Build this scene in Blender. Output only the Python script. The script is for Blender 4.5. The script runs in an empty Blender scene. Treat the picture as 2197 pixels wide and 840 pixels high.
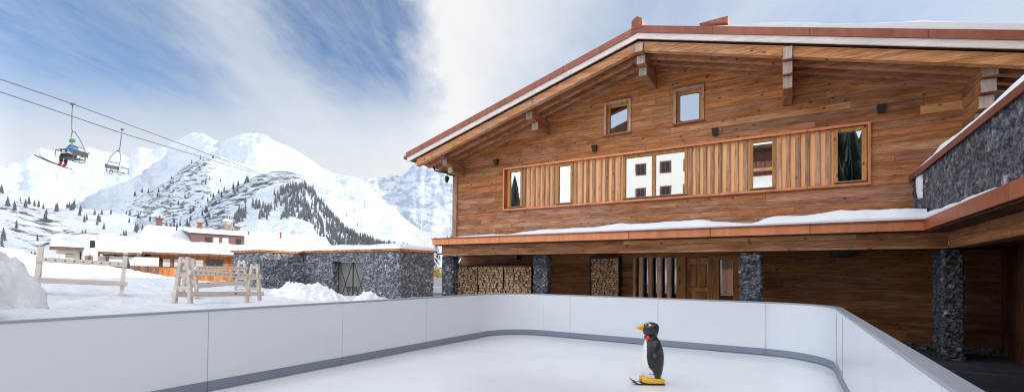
import bpy, bmesh, math, random
import numpy as np
from mathutils import Vector, Matrix, noise as mn

random.seed(7)
rng = np.random.default_rng(7)
scene = bpy.context.scene
COL = scene.collection
R = math.radians

# ------------------------------------------------------------------ object helpers
def tag(o, label=None, cat=None, group=None, kind=None):
    if label: o['label'] = label
    if cat: o['category'] = cat
    if group: o['group'] = group
    if kind: o['kind'] = kind
    return o

def empty(name, loc=(0, 0, 0), rot=(0, 0, 0), label=None, cat=None, group=None):
    o = bpy.data.objects.new(name, None)
    COL.objects.link(o)
    o.location = loc
    o.rotation_euler = rot
    o.empty_display_size = .2
    return tag(o, label, cat, group)

def origin_of(o):
    p = Vector((0, 0, 0))
    while o is not None:
        p += Vector(o.location)
        o = o.parent
    return p

def copy_tree(o, parent=None):
    c = o.copy()
    COL.objects.link(c)
    c.parent = parent
    for ch in list(o.children):
        copy_tree(ch, c)
    return c

class MB:
    """collects faces; build() links them as ONE mesh object"""
    def __init__(self):
        self.v = []; self.f = []; self.m = []; self.c = []
        self.usec = False
    def add(self, verts, faces, mat=0, cols=None):
        n = len(self.v)
        self.v += [tuple(p) for p in verts]
        self.f += [tuple(i + n for i in f) for f in faces]
        self.m += [mat] * len(faces)
        if cols is not None: self.usec = True
        self.c += list(cols) if cols is not None else [(1, 1, 1)] * len(verts)
        return self
    def box(self, x0, x1, y0, y1, z0, z1, mat=0):
        v = [(x0, y0, z0), (x1, y0, z0), (x1, y1, z0), (x0, y1, z0), (x0, y0, z1), (x1, y0, z1), (x1, y1, z1), (x0, y1, z1)]
        return self.add(v, [(0, 3, 2, 1), (4, 5, 6, 7), (0, 1, 5, 4), (1, 2, 6, 5), (2, 3, 7, 6), (3, 0, 4, 7)], mat)
    def hexa(self, b, t, mat=0):
        return self.add(list(b) + list(t), [(0, 3, 2, 1), (4, 5, 6, 7), (0, 1, 5, 4), (1, 2, 6, 5), (2, 3, 7, 6), (3, 0, 4, 7)], mat)
    def bar(self, A, B, w, h, up=(0, 0, 1), mat=0):
        A = Vector(A); B = Vector(B); d = (B - A).normalized()
        s = d.cross(Vector(up))
        if s.length < 1e-4: s = d.cross(Vector((1, 0, 0)))
        s.normalize(); t = s.cross(d).normalized()
        o = [(-w / 2, -h / 2), (w / 2, -h / 2), (w / 2, h / 2), (-w / 2, h / 2)]
        return self.hexa([A + s * a + t * b for a, b in o], [B + s * a + t * b for a, b in o], mat)
    def tube(self, pts, r, n=8, mat=0, closed=False):
        pts = [Vector(p) for p in pts]
        rr = r if isinstance(r, (list, tuple)) else [r] * len(pts)
        V = []; F = []
        ref = Vector((0.13, 0.21, 1)).normalized()
        for i, p in enumerate(pts):
            if closed:
                d = pts[(i + 1) % len(pts)] - pts[i - 1]
            else:
                d = pts[min(i + 1, len(pts) - 1)] - pts[max(i - 1, 0)]
            d.normalize()
            s = d.cross(ref)
            if s.length < .05: s = d.cross(Vector((1, 0, 0)))
            s.normalize(); t = s.cross(d)
            for k in range(n):
                a = 2 * math.pi * k / n
                V.append(p + (s * math.cos(a) + t * math.sin(a)) * rr[i])
        m = len(pts)
        for i in range(m if closed else m - 1):
            j = (i + 1) % m
            for k in range(n):
                F.append((i * n + k, i * n + (k + 1) % n, j * n + (k + 1) % n, j * n + k))
        if not closed:
            F.append(tuple(range(n - 1, -1, -1))); F.append(tuple((m - 1) * n + k for k in range(n)))
        return self.add(V, F, mat)
    def prism(self, poly, axis, a, b, mat=0):
        """extrude a 2-D polygon along axis 'x','y','z' from a to b"""
        def P(p, t):
            return (t, p[0], p[1]) if axis == 'x' else (p[0], t, p[1]) if axis == 'y' else (p[0], p[1], t)
        n = len(poly)
        V = [P(p, a) for p in poly] + [P(p, b) for p in poly]
        F = [tuple(range(n - 1, -1, -1)), tuple(range(n, 2 * n))] + [(i, (i + 1) % n, n + (i + 1) % n, n + i) for i in range(n)]
        return self.add(V, F, mat)
    def grid(self, P, nx, ny, mat=0, cols=None):
        F = [(j * nx + i, j * nx + i + 1, (j + 1) * nx + i + 1, (j + 1) * nx + i) for j in range(ny - 1) for i in range(nx - 1)]
        return self.add(P, F, mat, cols)
    def build(self, name, mats, parent=None, smooth=False, local=False, recalc=True, bevel=0, auto=None):
        me = bpy.data.meshes.new(name)
        off = Vector((0, 0, 0)) if (parent is None or local) else origin_of(parent)
        me.from_pydata([(p[0] - off.x, p[1] - off.y, p[2] - off.z) for p in self.v], [], self.f)
        if not isinstance(mats, (list, tuple)): mats = [mats]
        for m in mats: me.materials.append(m)
        me.polygons.foreach_set('material_index', self.m)
        if self.usec:
            a = me.color_attributes.new('Col', 'FLOAT_COLOR', 'POINT')
            c = np.ones((len(self.v), 4), np.float32); c[:, :3] = np.array(self.c, np.float32)
            a.data.foreach_set('color', c.ravel())
        if recalc or bevel:
            bm = bmesh.new(); bm.from_mesh(me)
            if recalc: bmesh.ops.recalc_face_normals(bm, faces=bm.faces)
            if bevel:
                bmesh.ops.bevel(bm, geom=list(bm.edges), offset=bevel, segments=1, affect='EDGES', clamp_overlap=True)
            bm.to_mesh(me); bm.free()
        if smooth:
            me.polygons.foreach_set('use_smooth', [True] * len(me.polygons))
        me.update()
        o = bpy.data.objects.new(name, me)
        COL.objects.link(o)
        o.parent = parent
        return o

# ------------------------------------------------------------------ material helpers
def new_mat(name):
    m = bpy.data.materials.new(name)
    m.use_nodes = True
    nt = m.node_tree
    b = nt.nodes['Principled BSDF']
    return m, nt, b

class N:
    def __init__(self, nt): self.nt = nt
    def node(self, t, **k):
        n = self.nt.nodes.new(t)
        for a, b in k.items(): setattr(n, a, b)
        return n
    def link(self, a, b): self.nt.links.new(a, b)
    def val(self, s, x):
        if isinstance(x, (int, float)): s.default_value = x
        elif isinstance(x, (tuple, list)): s.default_value = x
        else: self.link(x, s)
    def math(self, op, a, b=None, c=None, clamp=False):
        n = self.node('ShaderNodeMath', operation=op, use_clamp=clamp)
        self.val(n.inputs[0], a)
        if b is not None: self.val(n.inputs[1], b)
        if c is not None: self.val(n.inputs[2], c)
        return n.outputs[0]
    def vmath(self, op, a, b=None):
        n = self.node('ShaderNodeVectorMath', operation=op)
        self.val(n.inputs[0], a)
        if b is not None: self.val(n.inputs[1], b)
        return n.outputs['Value'] if op in ('DOT_PRODUCT', 'LENGTH') else n.outputs[0]
    def mix(self, f, a, b, blend='MIX'):
        n = self.node('ShaderNodeMix', data_type='RGBA', blend_type=blend)
        self.val(n.inputs[0], f)
        self.val(n.inputs[6], a if not (isinstance(a, tuple) and len(a) == 3) else a + (1,))
        self.val(n.inputs[7], b if not (isinstance(b, tuple) and len(b) == 3) else b + (1,))
        return n.outputs[2]
    def ramp(self, f, stops, interp='LINEAR'):
        n = self.node('ShaderNodeValToRGB'); r = n.color_ramp; r.interpolation = interp
        while len(r.elements) < len(stops): r.elements.new(.5)
        for e, (p, c) in zip(r.elements, stops):
            e.position = p
            e.color = (c, c, c, 1) if isinstance(c, (int, float)) else tuple(c) + (1,)
        self.val(n.inputs[0], f)
        return n.outputs[0]
    def noise(self, vec, scale, detail=4, rough=.55, dist=0, out=0):
        n = self.node('ShaderNodeTexNoise')
        if vec is not None: self.link(vec, n.inputs['Vector'])
        n.inputs['Scale'].default_value = scale; n.inputs['Detail'].default_value = detail
        n.inputs['Roughness'].default_value = rough; n.inputs['Distortion'].default_value = dist
        return n.outputs[out]
    def white(self, *xs):
        c = self.node('ShaderNodeCombineXYZ')
        for i, x in enumerate(xs): self.val(c.inputs[i], x)
        w = self.node('ShaderNodeTexWhiteNoise'); self.link(c.outputs[0], w.inputs[0])
        return w.outputs[0]
    def comb(self, x, y, z):
        c = self.node('ShaderNodeCombineXYZ')
        for i, q in enumerate((x, y, z)): self.val(c.inputs[i], q)
        return c.outputs[0]
    def sep(self, v):
        s = self.node('ShaderNodeSeparateXYZ'); self.link(v, s.inputs[0]); return s.outputs
    def obj(self):
        return self.node('ShaderNodeTexCoord').outputs['Object']
    def bump(self, h, strength=.3, dist=.02):
        b = self.node('ShaderNodeBump'); b.inputs['Strength'].default_value = strength
        b.inputs['Distance'].default_value = dist; self.link(h, b.inputs['Height'])
        return b.outputs[0]

def simple(name, col, rough=.6, metal=0., var=.12, scale=6., bump=0., spec=.5):
    m, nt, b = new_mat(name); n = N(nt)
    o = n.obj()
    f = n.noise(o, scale, 5, .6)
    k = n.math('MULTIPLY_ADD', n.math('SUBTRACT', f, .5), 2 * var * 1.6, 1.0)
    c = n.node('ShaderNodeVectorMath', operation='SCALE'); c.inputs[0].default_value = col
    n.link(k, c.inputs['Scale'])
    n.link(c.outputs[0], b.inputs['Base Color'])
    b.inputs['Roughness'].default_value = rough; b.inputs['Metallic'].default_value = metal
    b.inputs['Specular IOR Level'].default_value = spec
    if bump: n.link(n.bump(n.noise(o, scale * 4, 4), bump, .01), b.inputs['Normal'])
    return m

def wood(name, axis='X', plank=None, length=3.4, palette=None, grain=1., gap=.03, grey=.35, seed=0., contrast=1., zgrey_glow=False, tone=(.90, .83, .84), dark=1., knots=.85):
    """old sawn boards. axis: direction of the grain in object space; 'H' = horizontal on any wall"""
    m, nt, b = new_mat(name); n = N(nt)
    o = n.sep(n.obj())
    geo = n.node('ShaderNodeNewGeometry')
    if axis == 'H':
        nn = n.sep(geo.outputs['Normal'])
        along = n.math('ADD', n.math('MULTIPLY', o[0], n.math('ABSOLUTE', nn[1])), n.math('MULTIPLY', o[1], n.math('ABSOLUTE', nn[0])))
        across, third = o[2], n.math('ADD', n.math('MULTIPLY', o[1], n.math('ABSOLUTE', nn[1])), n.math('MULTIPLY', o[0], n.math('ABSOLUTE', nn[0])))
    elif axis == 'X': along, across, third = o[0], o[2], o[1]
    elif axis == 'Y': along, across, third = o[1], o[2], o[0]
    else:
        nn = n.sep(geo.outputs['Normal'])
        along, across, third = o[2], n.math('ADD', o[0], n.math('MULTIPLY', o[1], .7)), o[1]
    palette = palette or [(.80, .36, .105), (.76, .35, .13), (.70, .34, .17), (.78, .41, .20), (.56, .285, .16), (.78, .31, .08), (.66, .29, .10), (.84, .46, .24)]
    if plank:
        # slightly uneven board heights
        rowf = n.math('DIVIDE', n.math('ADD', across, n.math('MULTIPLY', n.math('SINE', n.math('MULTIPLY', across, 7.3)), plank * .13)), plank)
        row = n.math('FLOOR', rowf)
        fr = n.math('FRACT', rowf)
        colf = n.math('ADD', n.math('DIVIDE', along, length), n.math('MULTIPLY', n.white(row, seed, 3.), 5.7))
        coli = n.math('FLOOR', colf); fc = n.math('FRACT', colf)
        pid = n.white(row, coli, seed); pid2 = n.white(coli, row, seed + 9.)
        e1 = n.math('MULTIPLY', n.math('MINIMUM', fr, n.math('SUBTRACT', 1., fr)), plank)
        e2 = n.math('MULTIPLY', n.math('MINIMUM', fc, n.math('SUBTRACT', 1., fc)), length)
        edge = n.math('MINIMUM', e1, e2)
        edge = n.math('ADD', edge, n.math('MULTIPLY', n.math('SUBTRACT', n.noise(n.obj(), 9., 3), .5), .010))
    else:
        oi = n.node('ShaderNodeObjectInfo')
        pid = n.white(oi.outputs['Random'], seed, 1.); pid2 = n.white(seed, oi.outputs['Random'], 2.); edge = None
    palette = [tuple(c * t for c, t in zip(q, tone)) for q in palette]
    k = len(palette)
    mean = tuple(sum(q[j] for q in palette) / k for j in range(3))
    base = n.ramp(pid, [(i / k, tuple(.8 * palette[i][j] + .2 * mean[j] for j in range(3))) for i in range(k)], 'CONSTANT')
    if zgrey_glow:
        up_ = n.math('MULTIPLY_ADD', o[2], .30, -1.05, clamp=True)      # warm bounce glow under the roof, painted into the boards
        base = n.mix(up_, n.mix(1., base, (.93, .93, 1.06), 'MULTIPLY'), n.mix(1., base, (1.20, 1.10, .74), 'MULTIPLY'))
    shift = n.math('MULTIPLY', pid2, 37.)
    gv = n.comb(n.math('MULTIPLY', n.math('ADD', along, shift), 2.3), n.math('MULTIPLY', n.math('ADD', across, n.math('MULTIPLY', pid2, 11.)), 34. * grain), n.math('MULTIPLY', third, 34. * grain))
    g1 = n.noise(gv, 1., 8, .70, .8)
    gv2 = n.comb(n.math('MULTIPLY', n.math('ADD', along, n.math('MULTIPLY', pid2, 5.)), .9), n.math('MULTIPLY', across, 6.5), third)
    g2 = n.noise(gv2, 1.3, 7, .66, .4)           # weather stains running along the boards
    g3 = n.noise(n.obj(), .45, 3, .5)           # large patches
    col = n.mix(n.ramp(g1, [(.38, 1. - dark), (.60, 1.)]), n.mix(1., base, (.62, .55, .52), 'MULTIPLY'), base)
    grey_c = n.mix(n.ramp(g1, [(.3, 0.), (.75, 1.)]), (.20, .130, .105), (.62, .44, .35))
    gf = n.math('MULTIPLY', n.ramp(n.math('ADD', n.math('MULTIPLY', g2, .65), n.math('MULTIPLY', g3, .42)), [(.45, 0.), (.66, 1.)]), grey)
    if zgrey_glow:
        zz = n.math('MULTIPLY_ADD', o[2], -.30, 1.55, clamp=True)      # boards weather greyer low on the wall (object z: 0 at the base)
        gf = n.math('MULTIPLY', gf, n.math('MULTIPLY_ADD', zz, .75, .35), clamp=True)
    col = n.mix(gf, col, grey_c)
    lum = n.math('MULTIPLY_ADD', n.math('SUBTRACT', g2, .5), 2.0 * contrast, n.math('MULTIPLY_ADD', pid2, .44 * contrast, .79))
    cs = n.node('ShaderNodeVectorMath', operation='SCALE'); n.link(col, cs.inputs[0]); n.link(lum, cs.inputs['Scale'])
    col = cs.outputs[0]
    # knots
    kv = n.comb(n.math('MULTIPLY', n.math('ADD', along, shift), 3.4), n.math('MULTIPLY', across, 6.4), n.math('MULTIPLY', third, 2.))
    vo = n.node('ShaderNodeTexVoronoi'); n.link(kv, vo.inputs['Vector']); vo.inputs['Scale'].default_value = 1.
    sel = n.math('GREATER_THAN', n.sep(vo.outputs['Color'])[0], .45)
    kn = n.math('MULTIPLY', n.ramp(vo.outputs['Distance'], [(.08, 1.), (.20, 0.)]), sel)
    col = n.mix(n.math('MULTIPLY', kn, knots), col, (.055, .025, .015))
    h = g1
    if edge is not None:
        gm = n.ramp(edge, [(0., 1.), (gap * .5, .35), (gap, 0.)]) if gap > 0 else None
        col = n.mix(n.math('MULTIPLY', n.ramp(edge, [(.002, 1.), (.009, 0.)]), .55), col, (.10, .05, .025))
        h = n.math('ADD', n.math('MULTIPLY', g1, .5), n.ramp(edge, [(.0, 0.), (.012, 1.)]))
    n.link(col, b.inputs['Base Color'])
    n.link(n.bump(h, .5, .012), b.inputs['Normal'])
    b.inputs['Roughness'].default_value = .72
    b.inputs['Specular IOR Level'].default_value = .25
    return m

def copper_mat(name, base=(.86, .345, .16), dark=(.50, .165, .075), rough=.42, axis=0):
    m, nt, b = new_mat(name); n = N(nt)
    o = n.sep(n.obj())
    run = o[axis]
    f = n.noise(n.comb(n.math('MULTIPLY', run, 1.7), n.math('MULTIPLY', o[1 - axis], 1.7), n.math('MULTIPLY', o[2], .9)), 1.6, 5, .6)
    st = n.noise(n.comb(n.math('MULTIPLY', o[0], 9.), n.math('MULTIPLY', o[1], 9.), n.math('MULTIPLY', o[2], .7)), 1., 4, .6)
    sheet = n.math('FLOOR', n.math('DIVIDE', run, 2.05)); w = n.white(sheet, 4., 1.)
    fr = n.math('FRACT', n.math('DIVIDE', run, 2.05))
    seam = n.ramp(n.math('MINIMUM', fr, n.math('SUBTRACT', 1., fr)), [(.0025, 1.), (.006, 0.)])
    t = n.math('ADD', n.math('MULTIPLY', n.ramp(f, [(.33, 0.), (.68, 1.)]), .5), n.math('ADD', n.math('MULTIPLY', n.ramp(st, [(.35, 0.), (.7, 1.)]), .28), n.math('MULTIPLY', w, .25)))
    col = n.mix(t, dark, base)
    col = n.mix(n.math('MULTIPLY', seam, .7), col, (.06, .025, .02))
    n.link(col, b.inputs['Base Color'])
    b.inputs['Metallic'].default_value = .72
    n.link(n.math('MULTIPLY_ADD', f, .3, rough - .12), b.inputs['Roughness'])
    n.link(n.bump(n.noise(n.obj(), 5., 3), .12, .02), b.inputs['Normal'])
    return m

def snow_mat(name, col=(.82, .84, .87), bumps=.35, scale=5., dirt=0.):
    m, nt, b = new_mat(name); n = N(nt)
    o = n.obj()
    f = n.noise(o, scale, 7, .62); g = n.noise(o, scale * 9, 4, .6)
    c = n.mix(n.ramp(f, [(.3, 0.), (.7, 1.)]), tuple(x * .93 for x in col), col)
    if dirt:
        d = n.ramp(n.noise(o, 2.3, 6, .68), [(.60, 0.), (.80, 1.)])
        c = n.mix(n.math('MULTIPLY', d, dirt), c, (.42, .40, .38))
    n.link(c, b.inputs['Base Color'])
    b.inputs['Roughness'].default_value = .75; b.inputs['Specular IOR Level'].default_value = .2
    n.link(n.bump(n.math('ADD', f, n.math('MULTIPLY', g, .22)), bumps, .09), b.inputs['Normal'])
    return m

def stone_mat(name, tint=(1., 1., 1.), bright=1.):
    m, nt, b = new_mat(name); n = N(nt)
    a = n.node('ShaderNodeVertexColor'); a.layer_name = 'Col'
    s = n.sep(a.outputs['Color'])
    o = n.obj()
    f = n.noise(o, 18., 6, .68); f2 = n.noise(o, 55., 4, .6); f3 = n.noise(o, 7., 5, .7)
    c = n.ramp(s[0], [(0., (.030, .032, .037)), (.35, (.062, .066, .075)), (.7, (.115, .12, .132)), (.92, (.20, .203, .212)), (1., (.34, .335, .335))])
    k = n.math('MULTIPLY', n.math('MULTIPLY_ADD', n.ramp(f, [(.38, 0.), (.62, 1.)]), 1.75, .15), n.math('MULTIPLY_ADD', s[1], .62, .38))
    k = n.math('MULTIPLY', k, bright)
    cs = n.node('ShaderNodeVectorMath', operation='SCALE'); n.link(c, cs.inputs[0]); n.link(k, cs.inputs['Scale'])
    vein = n.math('MULTIPLY', n.ramp(f3, [(.54, 0.), (.64, 1.)]), n.ramp(f2, [(.42, 0.), (.62, 1.)]))
    cc = n.mix(n.math('MULTIPLY', vein, .5), cs.outputs[0], (.36 * tint[0], .37 * tint[1], .40 * tint[2]))
    n.link(cc, b.inputs['Base Color'])
    n.link(n.bump(n.math('ADD', f, n.math('MULTIPLY', f2, .4)), .8, .02), b.inputs['Normal'])
    b.inputs['Roughness'].default_value = .62; b.inputs['Specular IOR Level'].default_value = .4
    return m

M = {}
M['facade'] = wood('facade_boards', 'H', .195, 4.3, grey=.9, zgrey_glow=True, tone=(.70, .635, .635))
M['lower'] = wood('lower_boards', 'H', .23, 3.6, tone=(.66, .58, .55), palette=[(.52, .225, .052), (.44, .185, .045), (.37, .155, .04), (.50, .22, .062), (.30, .13, .038)], grey=.2, seed=5.)  # tone lowered: shade under the canopy is put into the colour
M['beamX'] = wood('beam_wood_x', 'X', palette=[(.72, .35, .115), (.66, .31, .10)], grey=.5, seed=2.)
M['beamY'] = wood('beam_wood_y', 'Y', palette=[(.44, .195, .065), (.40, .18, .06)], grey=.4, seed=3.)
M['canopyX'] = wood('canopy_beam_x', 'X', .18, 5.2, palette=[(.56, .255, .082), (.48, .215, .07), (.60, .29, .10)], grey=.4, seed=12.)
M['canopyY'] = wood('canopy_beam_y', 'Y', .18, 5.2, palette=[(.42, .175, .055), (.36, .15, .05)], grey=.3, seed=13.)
M['rafter_in'] = wood('inner_rafter_wood', 'X', palette=[(.62, .28, .115), (.54, .24, .10)], grey=.3, seed=31.)  # darker copy of the rafter wood with under-eave shade in it
M['endgrain'] = wood('end_grain', 'Z', knots=.2, tone=(1., 1., 1.), dark=.6, palette=[(.52, .43, .37), (.44, .36, .30), (.54, .43, .35)], grey=.4, seed=4.)
M['vert'] = wood('vertical_wood', 'Z', palette=[(.74, .46, .29), (.66, .42, .27), (.80, .52, .34), (.60, .37, .24), (.80, .51, .32)], grey=.4, seed=6., tone=(.86, .80, .76), dark=.8)
M['vdark'] = wood('vertical_boards', 'Z', palette=[(.24, .10, .033), (.20, .09, .03)], grey=.15, seed=8.)  # shade of the right recess darkened into these boards
M['pale'] = wood('bleached_board', 'X', knots=.15, tone=(1., 1., 1.), dark=.25, palette=[(.84, .78, .72), (.80, .74, .68)], grey=.2, seed=9., contrast=.6)
M['newplank'] = wood('new_board', 'X', tone=(1., 1., 1.), dark=.6, palette=[(.80, .42, .165), (.80, .42, .165)], grey=.05, seed=10., contrast=.5)
M['soffit'] = wood('soffit_boards', 'X', palette=[(.10, .045, .022), (.09, .042, .022)], grey=.1, seed=11.)  # very dark: deep shade under the eaves put into the colour
M['frame'] = wood('window_frame_wood', 'Z', tone=(1., 1., 1.), dark=.6, palette=[(.62, .32, .10), (.60, .31, .10)], grey=.05, seed=14., contrast=.5)
M['rack'] = wood('new_larch', 'H', tone=(1., 1., 1.), dark=.25, palette=[(.86, .755, .66), (.83, .72, .63), (.88, .79, .70)], grey=.12, seed=15., contrast=.45)
M['doorwood'] = wood('door_wood', 'Z', palette=[(.54, .27, .085), (.50, .25, .08)], grey=.15, seed=16.)
M['copper'] = copper_mat('copper_sheet')
M['copperY'] = copper_mat('copper_sheet_wing', base=(.62, .22, .105), dark=(.36, .115, .06), axis=1)
M['copper_dark'] = copper_mat('old_copper', (.40, .15, .10), (.20, .068, .046), .5)
M['copper_glow'] = copper_mat('copper_painted_glow', (1., .56, .25), (.92, .45, .18), .55)  # brightened copper: sky reflected between the slats is put into the colour
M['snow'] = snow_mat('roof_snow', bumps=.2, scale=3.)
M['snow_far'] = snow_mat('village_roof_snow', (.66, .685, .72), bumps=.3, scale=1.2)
M['snow_ground'] = snow_mat('ground_snow', (.76, .785, .82), bumps=.8, scale=6., dirt=.22)
M['snow_heap'] = snow_mat('heaped_snow', (.93, .94, .95), bumps=.5, scale=7., dirt=.18)
M['stone'] = stone_mat('slate_stone')
M['stone_b'] = stone_mat('slate_stone_huts', bright=2.1)
M['plastic'] = simple('white_plastic', (.74, .765, .80), .32, 0, .025, 1.2, .03)
M['kick'] = simple('grey_plastic', (.225, .25, .315), .45, 0, .06, 3.)
M['cap'] = simple('grey_rail', (.34, .36, .41), .4, 0, .05, 3.)
M['black'] = simple('black_metal', (.012, .012, .014), .45, 0, .1, 8.)
M['iron'] = simple('dark_iron', (.035, .036, .04), .5, .4, .2, 12.)
M['steel'] = simple('lift_steel', (.16, .165, .17), .45, .5, .2, 5.)
M['galv'] = simple('grey_painted_steel', (.42, .43, .43), .4, .3, .15, 5.)
M['render'] = simple('white_render', (.80, .79, .76), .85, 0, .05, 2., .1)
M['render_shade'] = simple('shaded_render', (.66, .66, .66), .85, 0, .05, 2., .1)  # darker copy of the white render: shade put into the colour
M['chalet_wood'] = wood('orange_larch', 'Z', .22, 9., tone=(1., 1., 1.), dark=.25, palette=[(.46, .165, .038), (.40, .14, .033), (.50, .19, .05)], grey=.1, seed=21.)
M['chalet_dark'] = wood('brown_larch', 'Z', .2, 9., tone=(1., 1., 1.), dark=.25, palette=[(.17, .085, .055), (.14, .07, .048)], grey=.1, seed=22.)
M['dormer'] = simple('dormer_tin', (.17, .085, .075), .5, .2, .15, 2.)
M['curtain'] = simple('curtained_pane', (.62, .62, .60), .3, 0, .2, 3.)
M['darkpane'] = simple('dark_pane', (.02, .022, .026), .1, 0, .1, 3.)
M['red'] = simple('red_paint', (.62, .03, .035), .5, 0, .1, 6.)
M['white'] = simple('white_paint', (.82, .82, .80), .5, 0, .04, 6.)
M['brick'] = simple('chimney_stone', (.25, .20, .17), .85, 0, .35, 5., .3)
M['asphalt'] = simple('asphalt', (.030, .033, .040), .85, 0, .35, 3., .4)
M['paving'] = simple('granite_paving', (.060, .065, .078), .7, 0, .3, 4., .3)
M['logend'] = None

def glass_mat(name, tint=(.76, .79, .81)):
    m, nt, b = new_mat(name)
    b.inputs['Base Color'].default_value = tint + (1,)
    b.inputs['Metallic'].default_value = 1.; b.inputs['Roughness'].default_value = .015
    n = N(nt)
    n.link(n.bump(n.noise(n.obj(), .9, 2, .4), .012, .05), b.inputs['Normal'])
    return m
M['glass'] = glass_mat('coated_glass')
M['glass_dim'] = glass_mat('dim_glass', (.30, .32, .36))

def ice_mat():
    m, nt, b = new_mat('synthetic_ice'); n = N(nt); o = n.obj()
    f = n.noise(o, .8, 5, .6); s = n.noise(o, 14., 4, .6)
    w = n.node('ShaderNodeTexNoise'); w.inputs['Scale'].default_value = 1.
    n.link(n.vmath('MULTIPLY', o, (1.2, 26., 1.)), w.inputs['Vector']); w.inputs['Detail'].default_value = 5
    c = n.mix(n.ramp(f, [(.3, 0.), (.7, 1.)]), (.755, .78, .815), (.82, .84, .865))
    c = n.mix(n.math('MULTIPLY', n.ramp(w.outputs[0], [(.56, 0.), (.68, 1.)]), .10), c, (.70, .73, .78))
    n.link(c, b.inputs['Base Color'])
    n.link(n.math('MULTIPLY_ADD', s, .20, .06), b.inputs['Roughness'])
    b.inputs['Specular IOR Level'].default_value = .45
    n.link(n.bump(s, .05, .01), b.inputs['Normal'])
    return m
M['ice'] = ice_mat()

# ------------------------------------------------------------------ camera
cam = bpy.data.cameras.new('camera')
cam_o = bpy.data.objects.new('camera', cam); COL.objects.link(cam_o)
yaw, pit, rol = R(31.053), R(1.028), R(.624)
fw = Vector((-math.sin(yaw) * math.cos(pit), math.cos(yaw) * math.cos(pit), math.sin(pit)))
rt = Vector((math.cos(yaw), math.sin(yaw), 0)); up = rt.cross(fw)
rt2 = rt * math.cos(rol) + up * math.sin(rol); up2 = -rt * math.sin(rol) + up * math.cos(rol)
mat = Matrix((rt2, up2, -fw)).transposed().to_4x4(); mat.translation = (0, 0, 1.9)
cam_o.matrix_world = mat
cam.sensor_width = 36; cam.lens = 36 * 987.18 / 2197
cam.shift_y = (568.40 - 420) / 2197
cam.clip_start = .05; cam.clip_end = 60000
scene.camera = cam_o

# ------------------------------------------------------------------ light and sky
SUN_AZ, SUN_EL = 50., 22.          # azimuth from +y towards +x
sun = bpy.data.lights.new('sun', 'SUN'); sun.energy = 4.2; sun.angle = R(.5); sun.color = (1., .93, .83)
so = bpy.data.objects.new('sun', sun); COL.objects.link(so)
sd = Vector((math.sin(R(SUN_AZ)) * math.cos(R(SUN_EL)), math.cos(R(SUN_AZ)) * math.cos(R(SUN_EL)), math.sin(R(SUN_EL))))
so.rotation_euler = (-sd).to_track_quat('-Z', 'Y').to_euler(); so.location = sd * 60

wd = bpy.data.worlds.new('World'); scene.world = wd; wd.use_nodes = True
nt = wd.node_tree; n = N(nt)
for x in list(nt.nodes): nt.nodes.remove(x)
out = n.node('ShaderNodeOutputWorld')
sky = n.node('ShaderNodeTexSky', sky_type='NISHITA'); sky.sun_disc = False
sky.sun_elevation = R(SUN_EL); sky.sun_rotation = R(SUN_AZ); sky.altitude = 1500; sky.air_density = 1.; sky.dust_density = .6; sky.ozone_density = 2.
D = n.node('ShaderNodeTexCoord').outputs['Generated']
d = n.sep(D)
zc = n.math('ADD', n.math('MAXIMUM', d[2], 0.), .15)
tt = n.math('DIVIDE', n.vmath('DOT_PRODUCT', D, (.80056, .59925, 0)), zc)
ss = n.math('DIVIDE', n.vmath('DOT_PRODUCT', D, (-.59925, .80056, 0)), zc)
warp = n.noise(n.comb(n.math('MULTIPLY', tt, 2.1), n.math('MULTIPLY', ss, 1.6), 0.), 1., 6, .6)
warp2 = n.noise(n.comb(n.math('MULTIPLY', tt, 7.), n.math('MULTIPLY', ss, 2.6), 3.), 1., 6, .62, .5)
streak = n.noise(n.comb(n.math('MULTIPLY', n.math('ADD', tt, n.math('MULTIPLY', ss, -.16)), 7.), n.math('MULTIPLY', ss, 1.9), 5.), 1., 9, .64, 1.1)
fine = n.noise(n.comb(n.math('MULTIPLY', n.math('ADD', tt, n.math('MULTIPLY', ss, -.3)), 17.), n.math('MULTIPLY', ss, 7.), 8.), 1., 8, .66, 1.3)
td = n.math('ADD', tt, n.math('ADD', n.math('MULTIPLY', n.math('SUBTRACT', warp, .5), .42), n.math('MULTIPLY', n.math('SUBTRACT', warp2, .5), .17)))
tn = n.math('MULTIPLY_ADD', td, .25, .5)             # t = -2..2 -> 0..1
def T(t): return t * .25 + .5
blue = n.ramp(tn, [(T(-1.9), .45), (T(-1.50), .66), (T(-1.30), .80), (T(-1.0), .80), (T(-.86), .46), (T(-.76), .24), (T(-.62), .32), (T(-.52), .72), (T(-.40), .9), (T(-.26), .88), (T(-.17), .40), (T(-.10), .0), (T(.25), .12), (T(.5), .42), (T(.8), .22), (T(1.1), .40), (T(1.6), .1)])
fade_s = n.ramp(n.math('MULTIPLY', ss, .25), [(.0, .15), (.2, .55), (.30, 1.), (.42, .92), (.50, .35), (.57, .10), (.68, 0.)])
blue = n.math('MULTIPLY', blue, fade_s)
st = n.math('MULTIPLY', n.math('SUBTRACT', streak, .5), .75)
st = n.math('ADD', st, n.math('MULTIPLY', n.math('SUBTRACT', fine, .5), .36))
cloud = n.math('ADD', n.math('SUBTRACT', 1., blue), n.math('MULTIPLY', st, n.math('MULTIPLY_ADD', blue, .85, .12)), clamp=True)
cloud = n.math('MULTIPLY', cloud, 1., clamp=True)
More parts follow.
